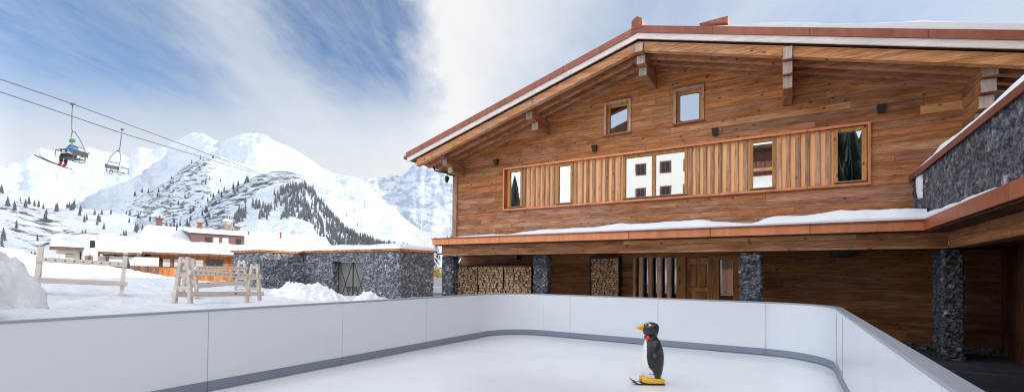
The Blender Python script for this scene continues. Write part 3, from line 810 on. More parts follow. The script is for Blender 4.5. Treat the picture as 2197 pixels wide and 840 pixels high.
for k in range(5): q.box(U1 - .003, U1 - .0005, 11.20, 11.235 + .01 * (k % 2), .84 + k * .036, .862 + k * .036)
q.build('side_mark', M['print_small'], rink)

# ================================================================== PENGUIN
M['peng'] = None
def peng_mat():
    m, nt, b = new_mat('painted_fibreglass'); n = N(nt)
    a = n.node('ShaderNodeVertexColor'); a.layer_name = 'Col'
    f = n.noise(n.obj(), 14., 5, .6)
    c = n.mix(n.math('MULTIPLY', n.ramp(f, [(.45, 0.), (.75, 1.)]), .14), a.outputs['Color'], (.30, .24, .20))
    n.link(c, b.inputs['Base Color']); b.inputs['Roughness'].default_value = .34
    return m
M['peng'] = peng_mat()
M['yellow'] = simple('yellow_paint', (.84, .47, .018), .35, 0, .08, 9.)
M['gloss_black'] = simple('glossy_black', (.014, .015, .017), .3, 0, .3, 9.)
pg = empty('penguin_figure', (-2.035, 8.24, 0), (0, 0, math.atan2(-.516, -.857)), 'black and white penguin skating aid with red bow tie standing on the ice', 'penguin figure')
S = .00172
rings0 = [(716, 330, 436, .8), (700, 268, 440, .9), (690, 250, 446, .95), (650, 238, 461, 1.), (600, 232, 470, 1.02), (550, 231, 476, 1.02), (500, 233, 479, 1.), (450, 238, 477, .97), (400, 246, 469, .93), (360, 256, 456, .9), (330, 264, 446, .86), (300, 274, 428, .82), (278, 284, 412, .82), (262, 286, 403, .86), (248, 268, 408, .92), (230, 254, 417, .96), (205, 246, 424, 1.), (180, 244, 427, 1.), (160, 247, 425, 1.), (142, 256, 417, .98), (128, 272, 402, .95), (118, 300, 380, .9), (113, 325, 360, .8)]
_y = np.linspace(716, 113, 110); rings = [(float(y_),) + tuple(float(np.interp(-y_, [-q[0] for q in rings0], [q[k] for q in rings0])) for k in (1, 2, 3)) for y_ in _y]
bd = MB(); P = []; C = []; nS = 128
bx_z = [700, 690, 650, 610, 580, 540, 500, 450, 400, 340, 300, 285]
bx_x = [398, 388, 372, 350, 322, 309, 303, 303, 307, 311, 313, 300]
for (y_, xl, xr, ks) in rings:
    z = (770 - y_) * S; cx = (370 - (xl + xr) / 2) * S; rx = (xr - xl) / 2 * S * .97; ry = rx * ks * .95
    for k in range(nS):
        a = 2 * math.pi * k / nS
        px_, py_ = cx + math.cos(a) * rx, math.sin(a) * ry
        P.append((px_, py_, z))
        bl = (370 - np.interp(-y_, [-q for q in bx_z], bx_x)) * S + .052
        # the painted breast narrows towards the neck
        white = 283 < y_ and px_ > bl
        C.append((.80, .79, .77) if white else (.016, .017, .020))
nr = len(rings)
F = [(j * nS + k, j * nS + (k + 1) % nS, (j + 1) * nS + (k + 1) % nS, (j + 1) * nS + k) for j in range(nr - 1) for k in range(nS)] + [tuple(range(nS - 1, -1, -1)), tuple((nr - 1) * nS + k for k in range(nS))]
bd.add(P, F, 0, C)
bd.build('body', M['peng'], pg, True, local=True)
def ell(mb, c, r_, n1=20, n2=12, rot=None):
    V = []
    for j in range(n2 + 1):
        t = math.pi * j / n2
        for k in range(n1):
            a = 2 * math.pi * k / n1
            v = Vector((r_[0] * math.sin(t) * math.cos(a), r_[1] * math.sin(t) * math.sin(a), r_[2] * math.cos(t)))
            if rot is not None: v = rot @ v
            V.append(tuple(Vector(c) + v))
    F = [(j * n1 + k, j * n1 + (k + 1) % n1, (j + 1) * n1 + (k + 1) % n1, (j + 1) * n1 + k) for j in range(n2) for k in range(n1)]
    return mb.add(V, F)
def PX(x_, y_): return (370 - x_) * S, (770 - y_) * S
# beak: two halves
bk = MB(); x0, z0 = PX(252, 172)
pts = [PX(258, 172), PX(240, 171), PX(215, 171), PX(195, 172), PX(177, 174)]
V = []; rb = [(.040, .062), (.040, .058), (.030, .040), (.017, .022), (.003, .004)]
for (x_, z_), (ry, rz) in zip(pts, rb):
    for k in range(16):
        a = 2 * math.pi * k / 16; V.append((x_, math.cos(a) * ry, z_ + math.sin(a) * rz))
bk.add(V, [(j * 16 + k, j * 16 + (k + 1) % 16, (j + 1) * 16 + (k + 1) % 16, (j + 1) * 16 + k) for j in range(4) for k in range(16)])
beak = bk.build('beak', M['yellow'], pg, True, local=True)
sl = MB()
for s_ in (-1, 1):
    xa, za = PX(242, 172); xb, zb_ = PX(186, 173)
    sl.tube([(xa, s_ * .0415, za), ((xa + xb) / 2, s_ * .031, (za + zb_) / 2 + .002), (xb, s_ * .012, zb_)], .0035, 5)
sl.build('mouth_line', M['gloss_black'], beak, local=True)
for s_ in (-1, 1):
    ex, ez = PX(297, 141)
    tilt = Matrix.Rotation(R(-22), 3, 'Y') @ Matrix.Rotation(s_ * R(-18), 3, 'X')
    ew = ell(MB(), (ex, s_ * .106, ez), (.066, .016, .034), rot=tilt).build('eye', M['white'], pg, True, local=True)
    ell(MB(), (ex + .028, s_ * .1145, ez + .008), (.027, .012, .026), rot=tilt).build('pupil', M['gloss_black'], ew, True, local=True)
    # flipper hanging along the side
    w = MB(); V = []
    for (y_, xa, xb, th) in [(288, 330, 398, .02), (310, 322, 412, .034), (350, 318, 418, .040), (400, 318, 404, .038), (440, 320, 384, .032), (465, 326, 366, .022), (478, 334, 352, .008)]:
        xm, z_ = PX((xa + xb) / 2, y_); hw = (xb - xa) / 2 * S
        yy = np.interp(y_, [288, 330, 400, 478], [.118, .160, .192, .213])
        for k in range(14):
            a = 2 * math.pi * k / 14; V.append((xm + math.cos(a) * hw, s_ * (yy + math.sin(a) * th), z_))
    w.add(V, [(j * 14 + k, j * 14 + (k + 1) % 14, (j + 1) * 14 + (k + 1) % 14, (j + 1) * 14 + k) for j in range(6) for k in range(14)] + [tuple(range(14)), tuple(6 * 14 + k for k in range(14))])
    wing = w.build('flipper', M['gloss_black'], pg, True, local=True)
    xx, zz = PX(344, 448)
    ell(MB(), (xx + .004, s_ * .222, zz), (.030, .018, .042)).build('grip_mark', simple('worn_brown', (.12, .07, .05), .5), wing, True, local=True)
# bow tie
bt = MB()
xx, zz = PX(285, 277)
for s_ in (-1, 1):
    ell(bt, (xx - .022, s_ * .060, zz), (.036, .062, .052), 14, 8)
ell(bt, (xx + .012, 0, zz), (.028, .026, .028), 12, 8)
bt.build('bow_tie', M['red'], pg, True, local=True)
for s_ in (-1, 1):
    ft = MB(); V = []
    for (x_, hw, h0, h1) in [(468, .050, 750, 715), (455, .066, 757, 706), (400, .072, 757, 700), (340, .072, 757, 694), (280, .066, 755, 692), (250, .058, 752, 688), (234, .040, 748, 690)]:
        xm = (370 - x_) * S; za, zb_ = (770 - h0) * S, (770 - h1) * S
        for k in range(12):
            a = 2 * math.pi * k / 12
            cy_, cz_ = math.cos(a), math.sin(a)
            q = lambda t: math.copysign(abs(t) ** .6, t)
            V.append((xm, s_ * .082 + q(cy_) * hw, (za + zb_) / 2 + q(cz_) * (zb_ - za) / 2))
    ft.add(V, [(j * 12 + k, j * 12 + (k + 1) % 12, (j + 1) * 12 + (k + 1) % 12, (j + 1) * 12 + k) for j in range(6) for k in range(12)] + [tuple(range(12)), tuple(72 + k for k in range(12))])
    foot = ft.build('boot', M['yellow'], pg, True, local=True)
    sk = MB(); prof = [(468, 764), (400, 766), (300, 766), (220, 766), (170, 758), (142, 742), (124, 724)]
    for (xa, ya), (xb, yb) in zip(prof[:-1], prof[1:]):
        (p, q) = PX(xa, ya); (p2, q2) = PX(xb, yb)
        wa = .060 if xa > 150 else .045; wb = .060 if xb > 150 else .030
        sk.hexa([(p, s_ * .082 - wa, q - .006), (p2, s_ * .082 - wb, q2 - .006), (p2, s_ * .082 + wb, q2 - .006), (p, s_ * .082 + wa, q - .006)],
                [(p, s_ * .082 - wa, q + .014), (p2, s_ * .082 - wb, q2 + .014), (p2, s_ * .082 + wb, q2 + .014), (p, s_ * .082 + wa, q + .014)])
    ski = sk.build('ski', M['gloss_black'], pg, local=True)
    tp = MB(); (p, q) = PX(215, 757); (p2, q2) = PX(178, 752)
    tp.hexa([(p, s_ * .082 - .04, q), (p2, s_ * .082 - .04, q2), (p2, s_ * .082 + .04, q2), (p, s_ * .082 + .04, q)], [(p, s_ * .082 - .04, q + .008), (p2, s_ * .082 - .04, q2 + .008), (p2, s_ * .082 + .04, q2 + .008), (p, s_ * .082 + .04, q + .008)])
    tp.build('ski_stripe', M['white'], ski, local=True)
pg.scale = (.95, .95, .95)
# small lettering line on the belly
lt = MB(); 
for k in range(7):
    a0 = -.5 + k * .11
    lt.box(.0, .0001, 0, 0, 0, 0) if False else None
bm_ = MB()
for k in range(9):
    a = R(58 + k * 4.4); y_ = 646 + k * 0.4
    cx = (370 - 350) * S; rx = 112 * S; ry = 112 * S
    p0 = (cx + math.cos(a) * (rx + .002), math.sin(a) * (ry + .002)); a2 = a + R(2.6); p1 = (cx + math.cos(a2) * (rx + .002), math.sin(a2) * (ry + .002))
    z_ = (770 - y_) * S; h_ = .010 + .006 * (k % 3)
    bm_.add([(p0[0], p0[1], z_ - h_ / 2), (p1[0], p1[1], z_ - h_ / 2), (p1[0], p1[1], z_ + h_ / 2), (p0[0], p0[1], z_ + h_ / 2)], [(0, 1, 2, 3)])
bm_.build('belly_print', M['gloss_black'], pg, local=True)

# ================================================================== CHALET
RU, RZ, RS = -3.55, 8.708, .283
def zt(u): return RZ - RS * abs(u - RU)
UL, UR = -12.09, 5.0
VW = 14.0
ch = empty('timber_chalet', (-3.7, 14.0, .2), label='large timber chalet with low gable roof, copper trim and a strip of shuttered windows', cat='chalet')

# upper wall with openings
holes = [(-8.75, 1.64, 4.20, 5.61), (-4.98, -4.26, 6.33, 7.29), (-2.85, -2.15, 6.36, 7.30)]
ub = sorted({-11.0, 3.62, RU} | {h for q in holes for h in q[:2]})
mb = MB()
for a, b_ in zip(ub[:-1], ub[1:]):
    cuts = sorted([(q[2], q[3]) for q in holes if q[0] <= a + 1e-6 and q[1] >= b_ - 1e-6])
    z = 2.86
    for (h0, h1) in cuts + [(None, None)]:
        if h0 is None: top = (zt(a) - .25, zt(b_) - .25)
        else: top = (h0, h0)
        mb.add([(a, VW, z), (b_, VW, z), (b_, VW, top[1]), (a, VW, top[0])], [(0, 1, 2, 3)])
        z = h1
mb.add([(-11.0, VW, 2.86), (-11.0, 24, 2.86), (-11.0, 24, zt(-11) - .25), (-11.0, VW, zt(-11) - .25)], [(0, 1, 2, 3)])
mb.add([(3.62, VW, 2.86), (3.62, 24, 2.86), (3.62, 24, zt(3.62) - .25), (3.62, VW, zt(3.62) - .25)], [(0, 1, 2, 3)])
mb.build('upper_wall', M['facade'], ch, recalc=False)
# left corner post with a shadow joint
mb = MB(); mb.box(-11.10, -10.90, 13.94, 14.16, 2.9, zt(-11) - .3)
mb.build('corner_post', M['vert'], ch)
# reveal walls of the small windows
for (a, b_, c_, d_) in holes[1:]:
    w = MB()
    w.box(a - .07, a, VW - .035, VW + .22, c_ - .05, d_ + .07); w.box(b_, b_ + .07, VW - .035, VW + .22, c_ - .05, d_ + .07)
    w.box(a + .001, b_ - .001, VW - .035, VW + .22, d_, d_ + .07)
    win = w.build('window', M['vert'], ch)
    s_ = MB(); s_.box(a - .09, b_ + .09, VW - .065, VW + .2, c_ - .055, c_ - .012); s_.build('sill', M['copper_dark'], win)
    s_ = MB(); s_.box(a - .09, b_ + .09, VW - .065, VW - .037, d_ + .072, d_ + .092); s_.build('head_flashing', M['copper_dark'], win)
    f = MB(); t = .085; v0, v1 = VW + .11, VW + .19
    f.box(a + .002, a + t, v0, v1, c_, d_ - .002); f.box(b_ - t, b_ - .002, v0, v1, c_, d_ - .002); f.box(a + t, b_ - t, v0, v1, d_ - t, d_ - .002); f.box(a + t, b_ - t, v0, v1, c_, c_ + t * .8)
    f.build('frame', M['frame'], win)
    p = MB(); p.box(a + t, b_ - t, VW + .15, VW + .165, c_ + t * .8, d_ - t)
    p.build('pane', M['glass_dim'], win)
    bkk = MB(); bkk.box(a, b_, VW + .195, VW + .215, c_, d_); bkk.build('backing', M['soffit'], win)

# copper framed window strip
mb = MB()
mb.box(-8.80, 1.69, VW - .085, VW + .17, 5.61, 5.67); mb.box(-8.80, 1.69, VW - .085, VW + .17, 4.14, 4.20)
mb.box(-8.80, -8.745, VW - .085, VW + .17, 4.201, 5.609); mb.box(1.635, 1.69, VW - .085, VW + .17, 4.201, 5.609)
strip = mb.build('window_strip', M['copper'], ch)
mb = MB()
for a, b_ in ((-8.04, -6.72), (-6.12, -4.44), (-2.52, -.92), (-.30, .96)): mb.box(a + .001, b_ - .001, VW + .045, VW + .115, 4.20, 5.61)
mb.box(-8.745, 1.635, VW + .135, VW + .16, 4.19, 5.62); mb.build('copper_backing', M['copper_glow'], strip)
def strip_window(a, b_, panes):
    f = MB(); t = .085; v0, v1 = VW - .005, VW + .12; z0, z1 = 4.205, 5.60
    f.box(a, a + t, v0, v1, z0, z1); f.box(b_ - t, b_, v0, v1, z0, z1); f.box(a + t, b_ - t, v0, v1, z1 - t, z1); f.box(a + t, b_ - t, v0, v1, z0, z0 + .075)
    for q in panes[1:]: f.box(q[0] - .105, q[0], v0 + .004, v1, z0 + .075, z1 - t)
    win = f.build('window', M['frame'], ch)
    l = MB(); l.box(a + .01, b_ - .01, v0 - .02, v0 - .001, z0 + .002, z0 + .045); l.build('drip_rail', M['iron'], win)
    for (p0, p1) in panes:
        p = MB(); p.box(p0, p1, VW + .055, VW + .07, z0 + .075, z1 - t); p.build('pane', M['glass'], win)
strip_window(-8.64, -8.04, [(-8.555, -8.125)])
strip_window(-6.72, -6.12, [(-6.635, -6.205)])
strip_window(-4.44, -2.52, [(-4.355, -3.545), (-3.44, -2.605)])
strip_window(-.92, -.30, [(-.835, -.385)])
strip_window(.96, 1.62, [(1.045, 1.535)])
slats = [(-7.96, .12), (-7.78, .11), (-7.59, .12), (-7.40, .11), (-7.21, .12), (-7.03, .11), (-6.84, .13), (-6.03, .12), (-5.83, .13), (-5.61, .12), (-5.40, .13), (-5.18, .12), (-4.97, .13), (-4.75, .12), (-4.56, .13),
         (-2.44, .11), (-2.25, .13), (-2.05, .13), (-1.86, .13), (-1.66, .13), (-1.45, .13), (-1.24, .13), (-1.02, .15), (-.22, .13), (-.02, .13), (.20, .14), (.41, .13), (.63, .14), (.85, .15)]
def log_slat(mb, u, w, z0, z1, v0, v1, seed, wav=.012):
    n_ = 14; V = []
    for k in range(n_ + 1):
        z = z0 + (z1 - z0) * k / n_
        a = u - w / 2 + wav * mn.noise(Vector((seed, z * 1.6, 0))); b_ = u + w / 2 + wav * mn.noise(Vector((seed, z * 1.6, 9)))
        V += [(a, v1, z), (a, v0 + .018, z), (a + .022, v0, z), (b_ - .022, v0, z), (b_, v0 + .018, z), (b_, v1, z)]
    mb.add(V, [(k * 6 + i, k * 6 + i + 1, (k + 1) * 6 + i + 1, (k + 1) * 6 + i) for k in range(n_) for i in range(5)] + [tuple(range(6)), tuple(n_ * 6 + i for i in range(6))])
for i, (u, w) in enumerate(slats):
    m_ = MB(); log_slat(m_, u, w * .83, 4.203, 5.60 - .02 * (i % 3), VW - .012, VW + .04, i * 3.1)
    m_.build('slat', M['vert'], strip)

# roof: deck, white board, copper edge, rafters, purlins
def gable_poly(top, bot, ul=UL, ur=UR):
    return [(ul, zt(ul) - top), (RU, RZ - top), (ur, zt(ur) - top), (ur, zt(ur) - bot), (RU, RZ - bot), (ul, zt(ul) - bot)]
def gable_prism(mb, top, bot, v0, v1, ul=UL, ur=UR):
    p = gable_poly(top, bot, ul, ur)
    mb.prism([p[0], p[1], p[4], p[5]], 'y', v0, v1); mb.prism([p[1], p[2], p[3], p[4]], 'y', v0, v1)
mb = MB(); gable_prism(mb, .03, .34, 12.50, 27, UL + .12, UR - .12); roof = mb.build('roof', M['soffit'], ch)
mb = MB(); gable_prism(mb, 0., .19, 12.40, 12.47); gable_prism(mb, -.002, .028, 12.471, 27); mb.build('copper_edge', M['copper_dark'], roof)
mb = MB(); gable_prism(mb, .19, .345, 12.43, 12.475, UL + .05, UR - .05); mb.build('barge_board', M['pale'], roof)
def rafter(v0, w, top, bot, ul, ur, mt='rafter_in'):
    for (a, b_) in ((ul, RU), (RU, ur)):
        q = MB(); q.prism([(a, zt(a) - top), (b_, zt(b_) - top), (b_, zt(b_) - bot), (a, zt(a) - bot)], 'y', v0, v0 + w)
        q.build('rafter', M[mt], roof)
rafter(12.53, .17, .385, .63, UL + .42, UR - .4, 'beamX')
rafter(12.98, .17, .385, .63, UL + .52, UR - .5)
rafter(13.42, .17, .385, .63, UL + .62, UR - .6)
rafter(13.86, .12, .385, .63, UL + .75, UR - .7)
# gutter end at the left eave
mb = MB(); mb.tube([(UL - .06, 12.42, zt(UL) - .16), (UL - .06, 27, zt(UL) - .16)], .07, 10); mb.build('gutter', M['copper_dark'], roof, True)
mb = MB(); mb.prism([(RU - .16, 8.62), (RU + .13, 8.62), (RU + .13, 8.86), (RU - .01, 8.96), (RU - .16, 8.86)], 'y', 12.39, 12.8); mb.prism([(RU - .12, 8.66), (RU + .10, 8.66), (RU + .10, 8.78), (RU - .12, 8.78)], 'y', 12.8, 26.9); mb.build('ridge_cap', M['copper_dark'], roof)
# copper dormer whose tip shows above the snow
mb = MB(); v0 = 15.0
mb.add([(-2.95, v0, 9.62), (-1.57, v0, 9.50), (-1.57, v0, 9.67), (-2.38, v0, 9.685), (-2.38, v0 + 1.6, 9.685), (-1.57, v0 + 1.6, 9.67), (-1.57, v0 + 1.6, 9.2), (-2.95, v0 + 1.6, 9.3)], [(0, 1, 2, 3), (3, 2, 5, 4), (1, 6, 5, 2), (0, 3, 4, 7), (7, 4, 5, 6), (0, 7, 6, 1)])
bpy.data.meshes  # (the wedge is lowered onto the roof below)
dm = MB()
dm.add([(-2.42, 14.6, 9.47 - .06), (-1.53, 14.6, 9.26), (-1.53, 14.6, 9.47), (-2.0, 14.6, 9.47), (-2.42, 16.2, 8.3), (-1.53, 16.2, 8.1), (-1.53, 16.2, 9.47), (-2.0, 16.2, 9.47)], [])
mb2 = MB(); a = [(-2.30, 14.5, 9.415), (-1.52, 14.5, 9.23), (-1.52, 14.5, 9.425)]
b2 = [(-2.30, 16.5, 9.415), (-1.52, 16.5, 9.23), (-1.52, 16.5, 9.425)]
low_ = [(-2.30, 15.2, 8.30), (-1.52, 15.2, 8.10), (-1.52, 16.4, 8.10), (-2.30, 16.4, 8.30)]
mb2.add(a + b2, [(0, 1, 2), (3, 5, 4), (0, 3, 4, 1), (1, 4, 5, 2), (2, 5, 3, 0)])
mb2.hexa(low_, [(-2.25, 15.2, 9.402), (-1.53, 15.2, 9.232), (-1.53, 16.4, 9.232), (-2.25, 16.4, 9.402)])
mb2.build('dormer', M['copper_dark'], roof)
# snow on the right slope
P = []; nx, ny = 110, 50
for j in range(ny):
    for i in range(nx):
        u = RU + .35 + (UR - .05 - RU - .35) * i / (nx - 1); v = 12.47 + 14 * (j / (ny - 1)) ** 1.7
        e = min(1., (v - 12.47) / .35 + .35, (UR - .05 - u) / .3 + .02); 
        prof = np.interp(u, [RU + .35, -1.8, -.9, 0., 2., 5.], [.0, .04, .16, .23, .28, .30])
        P.append((u, v, zt(u) + .004 + prof * math.sqrt(max(0, min(1, e))) * (1 + .30 * fbm(u * .8, v * .5, 2., 3)) + .10 * min(1, (v - 12.47) / 3) * (1 if u > -1 else .3)))
mb = MB(); mb.grid(P, nx, ny)
front = [P[i] for i in range(nx)]; mb.add(front + [(p[0], p[1], zt(p[0]) - .02) for p in front], [(i, i + 1, nx + i + 1, nx + i) for i in range(nx - 1)])
mb.build('roof_snow', M['snow'], roof, True)
# thin snow on the left slope
mb = MB(); snow_slab(mb, [(UL + .5, 13.1, zt(UL + .5) + .004), (RU - .3, 13.1, zt(RU - .3) + .004), (RU - .3, 26.5, zt(RU - .3) + .004), (UL + .5, 26.5, zt(UL + .5) + .004)], .10, 30, 30, 3., .8)
mb.build('roof_snow', M['snow'], roof, True)

# purlins: three stacked beams each, stepping back
def purlin(u, w, h, vfront, steps, top=.44, zoff=0.):
    z1 = zt(u) - top + zoff
    base = None
    for k, v0 in enumerate(steps):
        q = MB(); q.box(u - w / 2, u + w / 2, v0, 14.05, z1 - h * (k + 1) + .006, z1 - h * k)
        o = q.build('purlin' if k == 0 else 'bracket', M['beamY'], roof if k == 0 else base, bevel=.018)
        if k == 0: base = o
        e = MB(); e.box(u - w / 2 + .012, u + w / 2 - .012, v0 - .012, v0 - .0005, z1 - h * (k + 1) + .018, z1 - h * k - .012)
        e.build('end_face', M['endgrain'], o)
purlin(-10.70, .23, .235, 0, [12.62, 12.95, 13.28], top=.42)
purlin(-7.13, .24, .25, 0, [12.66, 12.80, 13.20], top=.36)
purlin(RU + .02, .24, .25, 0, [12.47, 12.68, 12.90], top=.46)
purlin(-.03, .21, .31, 0, [12.47, 12.58, 12.68], top=.42)
purlin(3.46, .25, .285, 0, [12.75, 12.86, 13.0, 13.25], top=.50)

# details on the wall
for u in (-9.12, -5.35, -1.78, 1.90):
    q = MB(); q.hexa([(u - .06, 13.90, 5.84), (u + .06, 13.90, 5.84), (u + .06, 14.0, 5.84), (u - .06, 14.0, 5.84)], [(u - .085, 13.84, 6.02), (u + .085, 13.84, 6.02), (u + .085, 14.0, 6.02), (u - .085, 14.0, 6.02)])
    q.build('wall_spotlight', M['black'], ch)
for u, z in ((2.93, 6.28), (3.13, 6.27)):
    q = MB(); q.tube([(u, 13.985, z), (u, 14.02, z)], .042, 14); q.build('vent_hole', M['black'], ch)
q = MB(); q.box(2.62, 3.38, 13.985, 14.01, 5.70, 5.90); q.build('new_plank', M['newplank'], ch)

# canopy: copper fascia, double beam, soffit, snow
q = MB(); q.box(-10.57, 2.346, 12.19, 12.25, 2.86, 3.045); q.box(-10.57, -10.51, 12.251, 14.0, 2.86, 3.045)
fas = q.build('copper_fascia', M['copper'], ch)
q = MB(); q.box(-10.60, 2.33, 12.155, 12.26, 3.05, 3.085); q.build('drip_edge', M['copper_dark'], fas)
q = MB(); q.box(-10.5, 2.40, 12.262, 13.99, 3.02, 3.075); q.build('canopy_roof', M['copper_dark'], ch)
q = MB(); q.box(-10.40, 2.763, 12.5, 12.80, 2.508, 2.855); q.build('canopy_beam', M['canopyX'], ch)
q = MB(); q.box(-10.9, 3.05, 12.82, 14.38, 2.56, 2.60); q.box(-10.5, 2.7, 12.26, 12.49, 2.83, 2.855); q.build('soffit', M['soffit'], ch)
P = []; nx, ny = 200, 14
for j in range(ny):
    for i in range(nx):
        u = -9.75 + (2.40 + 9.75) * i / (nx - 1); b_ = j / (ny - 1)
        t = np.interp(u, [-9.75, -9.4, -8.2, -7.6, -6.8, -6.5, -3.5, -2.0, -1.2, -.75, -.5, .4, 1.6, 2.4], [.0, .06, .09, .04, .16, .19, .24, .27, .16, .10, .22, .30, .32, .26])
        t *= .82 * (1 + .24 * fbm(u * 1.6, b_ * 2, 5., 4))
        v = 12.20 + .05 * mn.noise(Vector((u * 1.4, 3, 0))) + (13.99 - 12.22) * b_
        k = math.sqrt(max(0., 1 - (1 - min(1., (b_ * 1.77) / .22 + .02)) ** 2))
        P.append((u, v, 3.088 + t * k))
q = MB(); q.grid(P, nx, ny)
front = [P[i] for i in range(nx)]; q.add(front + [(p[0], p[1], 3.086) for p in front], [(i, i + 1, nx + i + 1, nx + i) for i in range(nx - 1)])
q.build('canopy_snow', M['snow'], ch, True)

# stone pillars
for i, (a, b_, c_, d_) in enumerate([(-10.68, -10.24, 12.88, 13.25), (-6.94, -6.51, 12.88, 13.22), (-1.04, -.60, 12.88, 13.3), (2.76, 3.07, 12.88, 13.60)]):
    q = MB(); stone_box(q, a, b_, c_, d_, .19, 2.505, .02, .045, size=(.15, .105), seed=i * 11.)
    q.build('stone_pillar', M['stone'], ch, smooth=False, recalc=False)

# lower wall, plinth, door, glazing
q = MB(); q.box(-11.0, -4.06, 14.4, 14.5, .2, 2.6); q.box(-4.06, -1.15, 14.46, 14.56, .2, 2.6); q.box(-1.15, 4.05, 14.4, 14.5, .2, 2.6)
q.build('lower_wall', M['lower'], ch)
q = MB(); stone_face(q, (-1.1, 14.37, .19), (1, 0, 0), (0, 0, 1), 7.5, .17, .03, .03, (.3, .14), 4.); q.build('plinth', M['stone'], ch, recalc=False)
q = MB(); q.box(-4.06, -2.86, 14.40, 14.455, .2, 2.42); q.build('dark_glazing', M['glass_dim'], ch)
for i, u in enumerate((-4.10, -3.90, -3.62, -3.35, -3.06)):
    q = MB(); log_slat(q, u, .135 if i else .10, .2, 2.43, 14.16, 14.32, 40 + i, .008); q.build('screen_post', M['vert'], ch)
q = MB(); q.box(-4.15, -1.10, 14.14, 14.40, 2.43, 2.56); q.build('door_lintel', M['lower'], ch)
q = MB(); q.box(-2.86, -2.60, 14.20, 14.45, .2, 2.43); q.box(-1.98, -1.70, 14.20, 14.45, .2, 2.43); q.box(-1.345, -1.12, 14.20, 14.45, .2, 2.43); q.box(-1.70, -1.345, 14.20, 14.45, 2.36, 2.43)
dfr = q.build('door_frame', M['doorwood'], ch)
q = MB(); q.box(-2.598, -1.982, 14.33, 14.40, .2, 2.41)
dr = q.build('door', M['doorwood'], ch)
q = MB()
for (a, b_, c_, d_) in [(-2.52, -2.30, 1.55, 2.22), (-2.26, -2.04, 1.55, 2.22), (-2.52, -2.04, .95, 1.44), (-2.52, -2.04, .35, .85)]:
    q.hexa([(a, 14.329, c_), (b_, 14.329, c_), (b_, 14.329, d_), (a, 14.329, d_)], [(a + .035, 14.295, c_ + .035), (b_ - .035, 14.295, c_ + .035), (b_ - .035, 14.295, d_ - .035), (a + .035, 14.295, d_ - .035)])
q.build('door_panel', M['doorwood'], dr)
q = MB(); q.box(-2.02, -1.995, 14.25, 14.27, 1.98, 2.26); q.tube([(-2.007, 14.26, 2.0), (-2.007, 14.33, 2.0)], .012, 6); q.tube([(-2.007, 14.26, 2.24), (-2.007, 14.33, 2.24)], .012, 6); q.build('pull_handle', M['galv'], dr)
for z in (1.62, 2.02):
    q = MB(); q.box(-2.78, -2.75, 14.185, 14.199, z, z + .13); q.build('lock_plate', M['black'], dfr)
q = MB(); q.box(-1.698, -1.347, 14.36, 14.375, .25, 2.355); q.build('side_light', M['glass'], ch)
for u, w in ((-8.45, .20), (1.14, .22)):
    q = MB(); q.hexa([(u - w, 14.02, 2.40), (u + w, 14.02, 2.40), (u + w, 14.3, 2.40), (u - w, 14.3, 2.40)], [(u - w - .03, 13.98, 2.555), (u + w + .03, 13.98, 2.555), (u + w + .03, 14.34, 2.555), (u - w - .03, 14.34, 2.555)])
    q.build('ceiling_speaker', M['black'], ch)
# camera under the left eave
q = MB(); q.tube([(-11.0, 13.95, 5.62), (-11.2, 13.8, 5.66), (-11.2, 13.72, 5.66)], .022, 6); q.tube([(-11.0, 14.0, 5.66), (-11.45, 13.3, 5.75), (-11.52, 13.2, 5.98)], .035, 8)
arm = q.build('downpipe_bend', M['iron'], ch, True)
q = MB(); ell(q, (-11.2, 13.72, 5.50), (.085, .085, .11)); ell(q, (-11.2, 13.70, 5.40), (.06, .06, .07)); q.build('dome_camera', M['black'], ch, True)

# ================================================================== TERRACE WING (right)
wg = empty('terrace_wing', (2.5, 8, .0), label='slate terrace wing on the right with copper fascia and snowy coping', cat='stone building')
q = MB(); stone_face(q, (2.50, 14.0, 3.06), (0, -1, 0), (0, 0, 1), 17.0, 1.15, .03, .04, (.13, .15), 21.)
q.build('parapet', M['stone'], wg, recalc=False)
q = MB(); q.box(2.56, 2.86, -3, 13.99, 3.06, 4.20); q.build('parapet_core', M['paving'], wg)
q = MB(); q.box(2.40, 2.96, -3, 14.0, 4.205, 4.265); q.box(2.40, 2.425, -3, 14.0, 4.15, 4.204); cop = q.build('coping', M['copper_dark'], wg)
P = []; nx, ny = 9, 160
for j in range(ny):
    v = -3 + 16.6 * j / (ny - 1)
    for i in range(nx):
        b_ = i / (nx - 1); u = 2.405 + .53 * b_ + .02 * mn.noise(Vector((v * 1.5, 1, 0)))
        e = math.sqrt(max(0, 1 - abs(2 * b_ - 1) ** 2.4))
        t = .17 * (1 + .35 * fbm(v * .9, 3., 0, 3)) * np.interp(v, [11.9, 13.1, 13.6], [1., .62, .0])
        P.append((u, v, 4.267 + t * e))
q = MB(); q.grid(P, nx, ny); q.build('coping_snow', M['snow'], wg, True)
